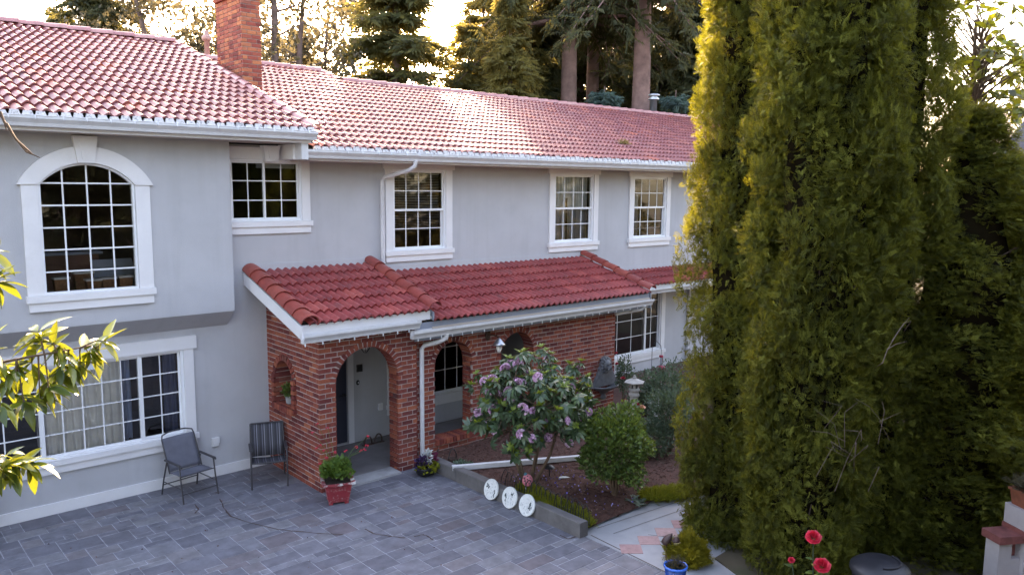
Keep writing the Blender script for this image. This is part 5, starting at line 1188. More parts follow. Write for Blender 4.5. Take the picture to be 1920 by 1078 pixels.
M['teal'] = paint('teal_enamel', (.01,.14,.2), .4, .15, 8, .05); tb = Vector((7.90,11.02,0)); wc = thing('watering_can', 'small teal watering can behind the black bowl, under the downspout', 'watering can', tb)
MB().lathe([(.055,0),(.06,.02),(.058,.26),(.05,.29),(.045,.29),(.045,.27)], (0,0,0), 16).build('body', M['teal'], wc, local=True); MB().tube([(.05,0,.08),(.14,-.02,.2),(.2,-.03,.29)], [.016,.012,.016], 8).build('spout', M['rust'], wc, local=True); MB().tube([(-.05,0,.24),(-.11,0,.22),(-.11,0,.1),(-.055,0,.06)], .007, 6).build('handle', M['teal'], wc, local=True)
# small wire basket ornament and succulents at the head of the edging
ob = onz(836,872,.2); wb = thing('wire_hoop_basket', 'small dark wire basket with hooped handle at the head of the edging', 'basket', (8.13,10.62,.12)); MB().lathe([(.07,0),(.09,.09),(.095,.1),(.085,.1),(.07,.02)], (0,0,0), 14).build('basket', M['rust'], wb, local=True); MB().tube([(.085*math.cos(a),0,.09+.17*math.sin(a)) for a in np.linspace(0,math.pi,12)], .008, 6).build('handle', M['blackmetal'], wb, local=True)
tuft('succulent_clump', 'pale green succulents on the mulch by the wire basket', [(8.2,10.3),(8.16,10.45)], 160, .06, M['sage'], .1, .08, 4, tmpl=t_leaf(.35))
# ---- hoops on the porch floor
for k, (x0, x1, lab) in enumerate(((683,697,'rusty horseshoe hoop by the siding, next to the white door casing'),(703,716,'rusty horseshoe hoop by the siding, below the porch window'))):
    a, b = onz(x0,836-5*k,.022), onz(x1,832-5*k,.022); c = (a+b)/2; h = thing('iron_hoop', lab, 'ornament', c, 0, 'iron hoops on the porch floor'); d = (b-a)*.5
    MB().tube([c-d*math.cos(t_)+Vector((0,0,.17*math.sin(t_)**.7-.002)) for t_ in np.linspace(.0,math.pi,13)], .014, 6).build('hoop', M['rust'], h); MB().box(c.x-.12,c.x+.12,c.y-.03,c.y+.03,.02,.035).build('base', M['rust'], h)
# ---- things fixed to the porch wall
M['plaque'] = paint('dark_plaque', (.05,.035,.035), .6, .2, 10, .1); q = ony(674,690,Y0-.03)
pq = thing('wall_plaque', 'small dark square plaque with pale note on the porch siding', 'plaque', (q.x,Y0-.03,q.z)); MB().box(-.06,.06,-.012,.012,-.07,.07).build('board', M['plaque'], pq, local=True); MB().box(-.045,.045,-.016,-.0125,-.05,.05).build('face', M['blackmetal'], pq, local=True); MB().box(.09,.19,-.002,.012,-.06,.06).build('note', M['wall'], pq, local=True)
q = ony(671,717,Y0-.03); db = thing('doorbell', 'oval black doorbell with a white button beside the front door', 'doorbell', (q.x,Y0-.03,q.z)); MB().ball((0,0,0),.05,12,8,(.75,.3,1)).build('case', M['blackmetal'], db, local=True); MB().ball((.005,-.014,0),.016,8,6,(1,.5,1)).build('button', M['vinyl'], db, local=True)
q = ony(713,762,Y0-.03); ot = thing('outlet_cover', 'white weatherproof outlet cover low on the porch siding', 'outlet', (q.x,Y0-.025,q.z)); MB().box(-.045,.045,-.03,.012,-.065,.065).build('box', M['vinyl'], ot, local=True); MB().box(-.035,.035,-.036,-.0302,-.052,.052).build('flap', M['white'], ot, local=True)
q = Vector((4.98,Y0,.62)); ot = thing('outlet_cover', 'grey weatherproof outlet box on the stucco behind the folding chair', 'outlet', (4.92,Y0-.02,.60)); MB().box(-.055,.055,-.03,.02,-.07,.07).build('box', M['gutter'], ot, local=True); MB().box(-.06,.06,-.045,-.0302,-.02,.075).build('hood', M['gutter'], ot, local=True)
# pendant under the arch
q = ony(685,668,11.55); pn = thing('pendant_lantern', 'small wrought iron pendant hanging under the entrance arch', 'lantern', (q.x,11.55,2.5)); m = MB(); m.tube([(0,0,0),(0,0,-.2)], .006, 6); m.build('rod', M['blackmetal'], pn, local=True)
m = MB(); m.lathe([(.02,-.2),(.07,-.24),(.075,-.26),(.02,-.25)], (0,0,0), 12); m.build('canopy', M['blackmetal'], pn, local=True)
for k in range(6): a = 6.28*k/6; MB().tube([(.07*math.cos(a),.07*math.sin(a),-.25),(.085*math.cos(a),.085*math.sin(a),-.34),(.02*math.cos(a),.02*math.sin(a),-.42)], .005, 5).build('bar', M['blackmetal'], pn, local=True)
MB().ball((0,0,-.33),.04,10,8).build('globe', M['curtain'], pn, local=True)
# wall sconce between the arches
q = ony(914,628,LF); sc_ = thing('wall_sconce', 'weathered iron wall sconce with ribbed pale shade between the brick arches', 'sconce', (q.x,LF-.004,q.z)); m = MB(); m.lathe([(.001,-.0),(.075,.0),(.08,.012),(.06,.02),(.001,.026)], (0,0,0), 16); m.xform(Matrix.Rotation(math.pi/2,4,'X') @ Matrix.Diagonal((.8,1.35,1,1))); m.build('backplate', M['rust'], sc_, local=True)
MB().tube([(0,0,0),(.02,-.1,.02),(.06,-.2,.0),(.07,-.24,-.04)], .012, 6).build('arm', M['rust'], sc_, local=True); m = MB(); m.lathe([(.02,0),(.05,-.03),(.095,-.09),(.13,-.13),(.122,-.13),(.04,-.03)], (.07,-.25,-.03), 24); m.build('shade', M['galv'], sc_, local=True); MB().lathe([(.05,-.13),(.05,-.2),(.035,-.25),(.02,-.26)], (.07,-.25,-.03), 12).build('globe', M['curtain'], sc_, local=True)
# lion fountain on the brick wall
M['leadgrey'] = paint('lead_grey_resin', (.13,.135,.15), .5, .25, 12, .4, 50); q = ony(1131,722,LF); fx = q.x
ft = thing('wall_fountain', 'dark grey lion head wall fountain with half-round basin on the brick wall', 'fountain', (fx,LF-.004,q.z)); W0 = Z_(1131,668,LF)-q.z
n = 12; v = []; m = MB(); pr = []
for i in range(n+1): t = i/n; pr.append((.30*(1-t)**1.6+.13+(.015*math.sin(t*40)), W0*t*.93))
left = [(-x, -.05-.02*math.sin(3.1*t), z) for (x, z), t in zip(pr, np.linspace(0,1,n+1))]; right = [(x, -.05-.02*math.sin(3.1*t), z) for (x, z), t in zip(pr, np.linspace(0,1,n+1))]; top = (0,-.05,W0*1.02); bl = [(x,0,z) for x, y, z in left]; brr = [(x,0,z) for x, y, z in right]
N1 = n+1; m.add(left+right+bl+brr+[top,(0,0,W0*1.02)], [(i,i+N1,i+N1+1,i+1) for i in range(n)]+[(i,i+1,2*N1+i+1,2*N1+i) for i in range(n)]+[(N1+i+1,N1+i,3*N1+i,3*N1+i+1) for i in range(n)]+[(n,N1+n,4*N1),(n,4*N1,4*N1+1,3*N1-1),(N1+n,4*N1-1,4*N1+1,4*N1)]); m.build('back_panel', M['leadgrey'], ft, local=True)
m = MB(); hz = W0*.72; m.ball((0,-.08,hz),.115,14,10,(1,.75,1.15)); m.ball((0,-.175,hz-.04),.055,10,8,(1.1,.8,.85)); m.ball((0,-.21,hz-.02),.022,8,6)
for s in (-1,1): m.ball((s*.045,-.16,hz+.035),.02,8,6); m.ball((s*.085,-.09,hz+.1),.032,8,6); m.ball((s*.04,-.185,hz-.075),.025,8,6)
for k in range(14): a = 6.28*k/14; m.ball((.13*math.cos(a),-.06,hz+.15*math.sin(a)),.042,8,6)
m.build('lion_head', M['leadgrey'], ft, local=True)
m = MB(); prof = [(.05,-.3),(.09,-.26),(.06,-.2),(.14,-.12),(.33,-.03),(.37,0),(.37,.02),(.33,.02),(.3,-.01),(.02,-.08)]; k = 18; v = [(r*math.cos(math.pi+math.pi*i/k), r*.8*math.sin(math.pi+math.pi*i/k), z) for r, z in prof for i in range(k+1)]
m.add(v, [(j*(k+1)+i, j*(k+1)+i+1, (j+1)*(k+1)+i+1, (j+1)*(k+1)+i) for j in range(len(prof)-1) for i in range(k)], True); m.build('basin', M['leadgrey'], ft, local=True)
# ---- potted plant in the side opening
q = onx(543,772,PX0+.1); nt_ = thing('niche_pot', 'small pale pot standing in the arched side opening of the porch', 'pot', (PX0+.1,q.y,1.19)); MB().lathe([(.05,-.001),(.065,.1),(.07,.12),(.075,.12),(.075,.135),(.06,.135),(.055,.1)], (0,0,0), 16).build('pot', M['concrete_pale'], nt_, local=True)
np_ = thing('niche_plant', 'small bushy plant in the pale pot of the side opening', 'plant', (PX0+.1,q.y,1.3)); V, F = blob(3,.11,.11,.13,320,.05,t_leaf(.35),.12,inner=.2); link('foliage', np_mesh('foliage', V, F, M['shrub']), np_, local=True); MB().tube([(0,0,-.02),(0,0,.1)],.012,6).build('stem', M['twig'], np_, local=True)
# ---- three white garden discs leaning against the edging
M['plaster'] = paint('white_plaster_disc', (.68,.69,.68), .7, .08, 12, .2, 60, dirt=((.45,.46,.45), 18, 1.5)); M['inkgreen'] = paint('dark_green_relief', (.05,.07,.075), .7, .3, 20, 0); M['grey_relief'] = paint('grey_relief', (.42,.43,.44), .7, .1, 20, .2)
dq = random.Random(5)
for k, (px, py, lab) in enumerate(((918,936,'white round garden disc with dark leaf relief, farthest along the edging from the bed corner'),(955,951,'white round garden disc with a plate near its top, middle of three on the edging'),(987,966,'white round garden disc with dark clover relief, nearest the bed corner of three'))):
    p = onz(px,py); t = thing('garden_disc', lab, 'disc', (7.765,p.y,.0), 0, 'white discs leaning on the edging'); r = .163; tilt = .3
    T = Matrix.Translation((0.0,0,.003)) @ Matrix.Rotation(tilt,4,'Y') @ Matrix.Translation((0,0,r)) @ Matrix.Rotation(-math.pi/2,4,'Y')      # disc axis -> -X, leaning back
    m = MB(); m.lathe([(.001,-.012),(r,-.012),(r,.008),(r-.006,.014),(r-.018,.014),(r-.022,.008),(.001,.008)], (0,0,0), 40, False); m.xform(T); m.build('disc', M['plaster'], t, local=True)
    def spot(u, v, s, h=.005, sx=1.0): b_ = MB(); b_.ball((u,v,.008),s,7,5,(sx,1,h/s)); return b_
    m = MB()
    for (u, v) in ([(-.05,.07),(-.03,.085),(-.01,.06),(-.03,.05),(-.06,.1),(-.02,.105),(.06,-.09),(.09,-.1),(.03,-.1),(.0,-.09)], [(.08,.06),(.1,.05),(.06,.075),(.0,.08),(.02,.07),(-.01,.1),(-.03,.09),(-.05,-.05),(-.07,-.06),(-.06,-.03)], [(.02,-.07),(.04,-.085),(-.0,-.06),(-.02,-.08),(.03,-.05),(-.03,-.06),(.01,-.1),(-.05,-.075)])[k]:
        # u: up, v: towards +Y (left in the picture)
        c = spot(-u*0-u, v, .012, .006, 1.5); m.add(c.v, c.f, True)
    m.xform(T); m.build('leaf_relief', M['inkgreen'], t, local=True, kind='stuff')
    m = MB()
    for i in range(60):
        u, v = dq.uniform(-.13,.13), dq.uniform(-.13,.13)
        if u*u+v*v < .016: c = spot(u, v, dq.uniform(.004,.009), .004, dq.uniform(.6,2)); m.add(c.v, c.f, True)
    m.xform(T); m.build('scroll_relief', M['grey_relief'], t, local=True, kind='stuff')
    cu = (.085,-.07,.09)[k]; m = MB(); m.box(cu-.035,cu+.035,-.055,.055,.007,.0155); m.xform(T); m.build('name_plate', M['plaster'], t, local=True)
    m = MB(); m.box(cu-.006,cu-.002,-.035,.035,.0156,.0165); m.box(cu+.006,cu+.01,-.025,.025,.0156,.0165); m.xform(T); m.build('plate_lines', M['grey_relief'], t, local=True, kind='stuff')
# ---- wire border fence
wf = thing('wire_border_fence', 'low black wire fence of overlapping hoops along the edging', 'fence', (8.04,8.3,.1))
hy = 9.25
while hy > 7.4:
    h = .23+rnd.uniform(-.012,.012); lean = rnd.uniform(.0,.05); MB().tube([(8.045+lean*math.sin(a), hy-.085+.085*math.cos(a)*1.0, .12+ (h+.07)*math.sin(a)**.8) for a in np.linspace(0,math.pi,11)], .006, 5).build('hoop', M['blackmetal'], wf); hy -= .11
for z in (.17,.22): MB().tube([(8.045,9.3,z),(8.045,7.34,z)], .003, 5).build('wire', M['blackmetal'], wf)
# ---- ladybird stake
M['pinkenamel'] = paint('pink_enamel', (.55,.16,.2), .45, .2, 14, .05); q = onz(984,925,.16); dep = (Vector(q)-CAM).dot(_f); c = CAM+ray(989,900)*dep
lb = thing('ladybird_stake', 'pink ladybird ornament with black spots on a stake in the bed', 'ornament', q); MB().tube([q-Vector((0,0,.1)), q.lerp(c,.5), c], .006, 6).build('stake', M['vinyl'], lb)
m = MB(); m.ball((0,0,0),.085,16,10,(1,.35,1.1)); T = Matrix.Translation(c) @ Matrix.Rotation(-.72,4,'Z') @ Matrix.Rotation(-.25,4,'X'); m.xform(T); m.build('shell', M['pinkenamel'], lb)
m = MB(); m.ball((-.03,0,.09),.03,8,6,(1,.6,1)); m.xform(T); m.build('head', M['teal'], lb)
for (u, v) in ((-.04,.04),(.0,.065),(.04,.04),(-.05,-.01),(.0,.015),(.05,-.005),(-.03,-.05),(.025,-.045),(.0,-.02)):
    m = MB(); m.ball((u,-.0285*math.sqrt(max(.05,1-(u/.085)**2-(v/.094)**2)),v),.011,7,5,(1,.35,1)); m.xform(T); m.build('spot', M['blackmetal'], lb)
# ---- loose downspout lying on the mulch
a, b = onz(848,873,.24), onz(1090,853,.24); d = (b-a).normalized(); s = Vector((-d.y,d.x,0))*.04
ex = thing('downspout_extension', 'white downspout extension lying across the mulch bed', 'downspout', ((a+b)/2).to_tuple()); cpt = a.lerp(b,.77)
for p0, p1, g in ((a,cpt,1.0),(cpt,b,.93)):
    ss = s*g; hgt = .062*g; MB().hexa([p0-ss-Vector((0,0,.075)),p1-ss-Vector((0,0,.075)),p1+ss-Vector((0,0,.075)),p0+ss-Vector((0,0,.075)),p0-ss+Vector((0,0,hgt-.06)),p1-ss+Vector((0,0,hgt-.06)),p1+ss+Vector((0,0,hgt-.06)),p0+ss+Vector((0,0,hgt-.06))]).build('section', M['spout'], ex)
# path light
q = onz(1030,893,.14); pl_ = thing('path_light', 'black mushroom path light behind the rhododendron stems', 'light', q); MB().tube([(0,0,-.08),(0,0,.16)],.01,6).build('stake', M['blackmetal'], pl_, local=True); MB().lathe([(.09,.15),(.08,.17),(.03,.2),(.01,.205)],(0,0,0),16).build('hood', M['blackmetal'], pl_, local=True)
# pale fallen leaf on the mulch
q = onz(1047,897,.16); fm = leaf_mesh('fallen_leaf', M['dusty'], .22, .06, .1, .3); o = place('fallen_leaf', fm, None, q+Vector((0,0,.012)), (0,.2,-1.9)); o['label'] = 'long pale fallen leaf lying on the mulch'; o['category'] = 'leaf'
# ---- stone lantern
M['stone'] = paint('granite', (.36,.33,.3), .9, .18, 8, .6, 60, dirt=((.16,.14,.13), 10, 2)); q = onz(1190,703,1.22); ln = thing('stone_lantern', 'pale stone lantern with a flared roof standing among the roses', 'lantern', (q.x,q.y,.1))
MB().lathe([(.13,0),(.13,.08),(.1,.1),(.085,.45),(.085,.68),(.11,.7),(.11,.74),(.095,.76),(.095,.79),(.115,.81),(.115,.84),(.075,.86)],(0,0,0),8,False).build('pillar', M['stone'], ln, local=True)
m = MB()
for k in range(4): a = math.pi/4+k*math.pi/2; m.box(.06*math.cos(a)-.02,.06*math.cos(a)+.02,.06*math.sin(a)-.02,.06*math.sin(a)+.02,.85,.965)
m.build('light_box', M['stone'], ln, local=True); MB().box(-.055,.055,-.055,.055,.86,.96).build('chamber', M['dark'], ln, local=True)
MB().lathe([(.06,.955),(.2,.965),(.215,.985),(.15,1.01),(.08,1.04),(.045,1.05)],(0,0,0),6,False).build('roof', M['stone'], ln, local=True); MB().lathe([(.03,1.045),(.042,1.065),(.03,1.09),(.015,1.1),(.025,1.11),(.005,1.13)],(0,0,0),12).build('finial', M['stone'], ln, local=True)
# ---- hummingbird feeder on a hook
hx = ony(1219,760,12.2); hk = thing('shepherd_hook', 'thin black shepherd hook standing below the right window', 'hook', (hx.x,12.2,.1)); tp = ony(1223,652,12.2); e1 = ony(1232,640,12.2); e2 = ony(1240,658,12.2)
MB().tube([(hx.x,12.2,.0),(hx.x,12.2,hx.z), tp, e1+Vector((-.1,0,.0)), e1, e1.lerp(e2,.6)+Vector((.05,0,.03)), e2], .007, 6).build('rod', M['blackmetal'], hk)
M['redplastic'] = paint('red_feeder_plastic', (.4,.02,.06), .35, .15, 9, 0); M['bottle'] = glassmat('clear_bottle', (.75,.78,.82)); fd = thing('hummingbird_feeder', 'clear hummingbird feeder with red top and base hanging from the hook', 'feeder', e2.to_tuple()); zb_ = ony(1239,690,12.2).z-e2.z
MB().tube([(0,0,.005),(0,0,zb_*.25)], .004, 5).build('wire', M['blackmetal'], fd, local=True); MB().lathe([(.05,zb_*.25),(.055,zb_*.3),(.05,zb_*.36)],(0,0,0),14).build('cap', M['redplastic'], fd, local=True); MB().lathe([(.045,zb_*.36),(.05,zb_*.5),(.04,zb_*.8),(.04,zb_*.9)],(0,0,0),14).build('bottle', M['bottle'], fd, local=True); MB().lathe([(.05,zb_*.85),(.115,zb_*.93),(.11,zb_*1.0),(.03,zb_*1.04)],(0,0,0),18).build('tray', M['redplastic'], fd, local=True)
# ---- leaf-shaped stakes
M['whitewood'] = paint('weathered_white_wood', (.42,.4,.4), .8, .15, 10, .3); q = onz(1232,815,.12); dep = (Vector(q)-CAM).dot(_f); st = thing('oak_leaf_stake', 'weathered oak-leaf cutout on a stake between the rose bushes', 'ornament', q); c = CAM+ray(1233,775)*dep; tp_ = CAM+ray(1236,735)*dep
pts = []
for i in range(25):
    t_ = i/24; w_ = .07*math.sin(math.pi*t_)*(1+.35*math.sin(t_*22)); pts.append((w_, -.16+.32*t_))
pp = pts+[(-x, z) for x, z in pts[::-1][1:-1]]; m = MB(); m.extrude(pp, -.006, .006, 'y'); m.xform(Matrix.Translation(c) @ Matrix.Rotation(-.7,4,'Z')); m.build('leaf_cutout', M['whitewood'], st); MB().tube([q-Vector((0,0,.1)), c, tp_], [.01,.01,.014], 6).build('stake', M['whitewood'], st)
# ---- blue pot, juniper, duck
M['bluepot'] = paint('cobalt_glazed_pot', (.004,.05,.24), .22, .15, 5, 0); M['bluerim'] = paint('bright_blue_rim', (.02,.15,.6), .25, .1, 5, 0); bp = onz(1267,1058,.31); bt = thing('blue_pot', 'cobalt blue glazed pot with white lettering at the path edge', 'pot', (bp.x,bp.y,0))
MB().lathe([(.1,0),(.105,.005),(.135,.28),(.12,.28),(.1,.05)],(0,0,0),28).build('body', M['bluepot'], bt, local=True); MB().lathe([(.133,.275),(.146,.28),(.15,.295),(.146,.308),(.132,.31),(.126,.3),(.126,.275)],(0,0,0),28).build('rim', M['bluerim'], bt, local=True); MB().lathe([(.12,.245),(.06,.255),(.001,.25)],(0,0,0),20).build('soil', M['potsoil'], bt, local=True)
M['lettering'] = paint('white_lettering', (.7,.7,.75), .5, .05, 9, 0)
def wrap_text(body, z, size, r_of, parent, ang0):
    cu = bpy.data.curves.new('lettering', 'FONT'); cu.body = body; cu.size = size; cu.align_x = 'LEFT'; to = bpy.data.objects.new('tmp', cu); col.objects.link(to); dg = bpy.context.evaluated_depsgraph_get(); me = bpy.data.meshes.new_from_object(to.evaluated_get(dg)); bpy.data.objects.remove(to)
    for v in me.vertices:
        zz = z+v.co.y; r = r_of(zz)+.0012; a = ang0+v.co.x/r; v.co = (r*math.cos(a), r*math.sin(a), zz)
    me.materials.clear(); me.materials.append(M['lettering']); return link('lettering', me, parent, local=True)
fa = math.atan2(-bp.y, -bp.x); ro = lambda z: .105+.03*(z-.005)/.275
wrap_text('The', .215, .036, ro, bt, fa-.28); wrap_text('Growers', .175, .036, ro, bt, fa-.25)
# dried stems in the pot
V, F = blob(8,.11,.11,.07,160,.06,TN,.04,inner=.1); dp = thing('dry_seedlings', 'straggly dried seedlings in the cobalt blue pot', 'plant', (bp.x,bp.y,.27)); link('foliage', np_mesh('foliage', V, F, M['broad']), dp, local=True); MB().tube([(0,0,-.02),(.01,0,.05)],.004,5).build('stem', M['twig'], dp, local=True)
M['juniper'] = leaf('golden_juniper', [(.15,(.09,.085,.008)),(.5,(.2,.17,.014)),(.85,(.33,.25,.02))], .3, .6, 4, (.4,.35,.02), .2, .4); jb = onz(1288,1052); ju = thing('golden_juniper', 'golden feathery juniper growing behind the cobalt blue pot', 'shrub', (jb.x,jb.y,-.02)); V, F = blob(14,.25,.25,.3,1900,.1,TT,.05,inner=.3,flat=1); link('foliage', np_mesh('foliage', V, F, M['juniper']), ju, local=True); MB().tube([(0,0,-.02),(0,0,.2)],[.03,.012],6).build('stem', M['twig'], ju, local=True)
M['duckbrown'] = paint('brown_carved_wood', (.06,.03,.028), .5, .25, 14, .2); M['cream'] = paint('cream_stripe', (.6,.48,.24), .6, .1, 9, 0); dep = (Vector((jb.x,jb.y,.35))-CAM).dot(_f); c1 = CAM+ray(1250,1012)*dep; c2 = CAM+ray(1268,1014)*dep
dk = thing('wooden_duck', 'carved brown wooden duck with a cream striped head, resting on the juniper', 'ornament', c1.to_tuple()); Tz = Matrix.Rotation(-YAW,4,'Z'); m = MB()
prof = [(.005,-.075),(.05,-.06),(.062,-.02),(.058,.03),(.04,.07),(.02,.1),(.004,.12)]; m.lathe(prof,(0,0,0),14); m.xform(Matrix.Translation(c1) @ Tz @ Matrix.Rotation(.65,4,'Y') @ Matrix.Diagonal((.85,1,1,1))); m.build('body', M['duckbrown'], dk)
m = MB(); m.ball((0,0,0),.052,12,10,(1,1,1.15)); m.xform(Matrix.Translation(c2)); m.build('head', M['duckbrown'], dk)
for z_, r_o in ((-.012,.053),(-.034,.046)): m = MB(); m.tube([c2+Vector((r_o*math.cos(a),r_o*math.sin(a),z_-.006*math.cos(a*2))) for a in np.linspace(0,6.283,20)], .0065, 6); m.build('head_stripe', M['cream'], dk)
MB().tube([c1, c1.lerp(c2,.5)-Vector((0,0,.02)), c2], .04, 8).build('neck', M['duckbrown'], dk); MB().tube([c1-Vector((0,0,.03)), Vector((c1.x,c1.y,.05))], .012, 5).build('peg', M['twig'], dk)
# ---- red roses in front of the arborvitae
fr = CAM+ray(1535,1050)*7.7; fr0 = Vector((fr.x,fr.y,-.03)); rr_ = thing('rose_plant', 'tall rose with two bright red blooms before the arborvitae', 'rose', fr0); m = MB(); prm = random.Random(2); rlm = leaf_mesh('leaf', M['shrub'], .075, .05, .15, .25)
for (px, py, s, dd) in ((1525,1008,1.25,7.6),(1541,1061,1.35,7.6),(1484,1050,.55,7.7),(1478,1085,.5,7.7)):
    p = CAM+ray(px,py)*dd; m.tube([fr0, fr0.lerp(p,.5)+Vector((.03,0,.05)), fr0.lerp(p,.85), p], [.012,.009,.006,.004], 6); place('bloom', RM['brightred'], rr_, p, ((CAM-p).normalized()*.9+Vector((0,0,.8))).to_track_quat('Z','Y').to_euler(), (s*1.15,)*3)
    for k in range(9): f = prm.uniform(.62,.98); b0 = fr0.lerp(p,f); a = prm.uniform(0,6.28); place('leaf', rlm, rr_, b0, orient(Vector((math.cos(a),math.sin(a),.25))), (prm.uniform(.7,1.2),)*3)
m.build('stems', M['rose_leaf'], rr_)
# ---- black bin
M['binplastic'] = paint('black_bin_plastic', (.018,.018,.024), .45, .2, 5, .1, 50); q = onz(1651,1052,.86); bn = thing('round_bin', 'black round plastic bin with domed lid beside the arborvitae', 'bin', (q.x,q.y,-.05))
MB().lathe([(.22,0),(.235,.02),(.285,.8),(.29,.83),(.27,.83),(.22,.05)],(0,0,0),32).build('body', M['binplastic'], bn, local=True); MB().lathe([(.3,.79),(.31,.8),(.31,.84),(.295,.86),(.22,.91),(.1,.94),(.001,.945)],(0,0,0),36).build('lid', M['binplastic'], bn, local=True)
m = MB(); m.tube([(.2*math.cos(a),.2*math.sin(a),.925) for a in np.linspace(-2.6,-.2,16)], .012, 6); m.build('lid_handle', M['binplastic'], bn, local=True); m = MB(); m.tube([(.302*math.cos(a),.302*math.sin(a),.805) for a in np.linspace(0,6.283,32)], .01, 6); m.build('lid_ring', M['binplastic'], bn, local=True)
# ---- stucco garden pillar with low wall
M['stucco'] = paint('cream_stucco', (.38,.345,.36), .9, .08, 4, .5, 70, dirt=((.3,.27,.27), 6, 1.5)); M['redcap'] = paint('red_brick_cap', (.2,.06,.055), .8, .3, 10, .4, 50); gpil = CAM+ray(1926,985)*9.2; rzp = -.55
pi = thing('stucco_pillar', 'cream stucco pillar with red brick band at the end of the arborvitae row', 'pillar', (gpil.x,gpil.y,-.06), rzp); hz = gpil.z+.06
MB().box(-.15,.15,-.15,.15,0,hz-.08).build('shaft', M['stucco'], pi, local=True); MB().box(-.175,.175,-.175,.175,hz-.08,hz+.0).build('brick_band', M['redcap'], pi, local=True); MB().box(-.165,.165,-.165,.165,hz+.001,hz+.23).build('cap_block', M['stucco'], pi, local=True)
m = MB(); m.box(-.44,-.151,-.1,.1,0,hz-.34); m.box(-.44,-.27,-.1,.1,hz-.34,hz-.14); m.build('side_wall', M['stucco'], pi, local=True); MB().box(-.47,-.152,-.14,.14,hz-.139,hz-.05).build('wall_cap', M['redcap'], pi, local=True); MB().box(.151,1.3,-.1,.1,0,hz-.35).build('side_wall', M['stucco'], pi, local=True)
MB().box(-.269,-.152,-.02,.08,hz-.34,hz-.14).build('recess', M['redcap'], pi, local=True)
M['terracotta'] = paint('old_terracotta', (.22,.065,.035), .85, .3, 9, .4, 40, dirt=((.1,.06,.04), 8, 3)); tp2 = thing('terracotta_planter', 'weathered terracotta planter on top of the stucco pillar', 'planter', (gpil.x,gpil.y,hz+.17), rzp); MB().hexa(frustum(.24,.28,0,.17)).build('body', M['terracotta'], tp2, local=True); MB().box(-.155,.155,-.155,.155,.17,.2).build('rim', M['terracotta'], tp2, local=True)
dg_ = thing('dry_planter_plant', 'brownish dry plant spilling from the terracotta planter', 'plant', (gpil.x,gpil.y,hz+.36)); V, F = blob(17,.2,.2,.14,420,.08,TN,.02,inner=.2,flat=1); link('foliage', np_mesh('foliage', V, F, M['broad']), dg_, local=True); MB().tube([(0,0,-.03),(0,0,.06)],.02,6).build('stem', M['twig'], dg_, local=True)
# ---- bare twigs in front of the arborvitae
bt_ = thing('bare_twigs', 'tangle of dry bare twigs sticking out of the dark arborvitae', 'twigs', gp(1600,9.3)); m = MB(); tq = random.Random(9); M['drytwig'] = paint('dry_twig', (.2,.14,.12), .9, .2, 12, 0)
o0 = Vector(gp(1600,9.3)); m.tube([CAM+ray(1655,680)*8.7, CAM+ray(1640,690)*9.6], [.005,.006], 5); m.tube([CAM+ray(1600,900)*9.7, CAM+ray(1602,860)*9.2, CAM+ray(1605,830)*8.9], [.012,.01,.007], 6)
for k in range(14):
    x0, y0 = tq.uniform(1550,1690), tq.uniform(760,880); p0 = CAM+ray(x0+tq.uniform(-40,40),y0+tq.uniform(10,70))*9.0; p1 = CAM+ray(x0,y0)*(8.75+tq.uniform(-.2,.1)); p2 = CAM+ray(x0+tq.uniform(-45,45),y0+tq.uniform(-50,30))*(8.7+tq.uniform(-.2,.1)); m.tube([p0,p1,p2], [.003,.0022,.001], 4)
for pts in ([(1655,680),(1664,655),(1685,620),(1705,595)],[(1663,655),(1680,645),(1700,640)],[(1672,640),(1695,606),(1708,602)]): m.tube([CAM+ray(x,y)*8.7 for x, y in pts], [.004]+[.003]*(len(pts)-2)+[.0014], 5)
m.build('twigs', M['drytwig'], bt_)
# ---- string lights along the gutters
M['bulb'] = paint('clear_white_bulb', (.75,.77,.82), .2, .05, 9, 0)
def lights(label, x0, x1, y, z, step):
    t = thing('string_lights', label, 'string lights', ((x0+x1)/2,y,z)); MB().tube([(x0+(x1-x0)*i/40, y, z+.004*math.sin(i*2.1)) for i in range(41)], .004, 5).build('wire', M['vinyl'], t); x = x0; m = MB()
    while x < x1: m.lathe([(.006,0),(.011,-.02),(.009,-.045),(.002,-.055)], (x+rnd.uniform(-.03,.03),y,z), 6); x += step
    m.build('bulbs', M['bulb'], t, kind='stuff')
lights('string of small white bulbs under the gutter of the entrance roof', 5.55, 7.6, 10.87, z1e-.235, .27); lights('string of small white bulbs under the long porch gutter', 7.6, 13.8, 10.89, z2e-.235, .24); lights('string of small bulbs clipped along the right main gutter', 6.5, 18, RE-.153, RZ-.02, .3); lights('string of small bulbs clipped along the left main gutter', 1.5, 6.4, LE-.153, LZ-.01, .3)
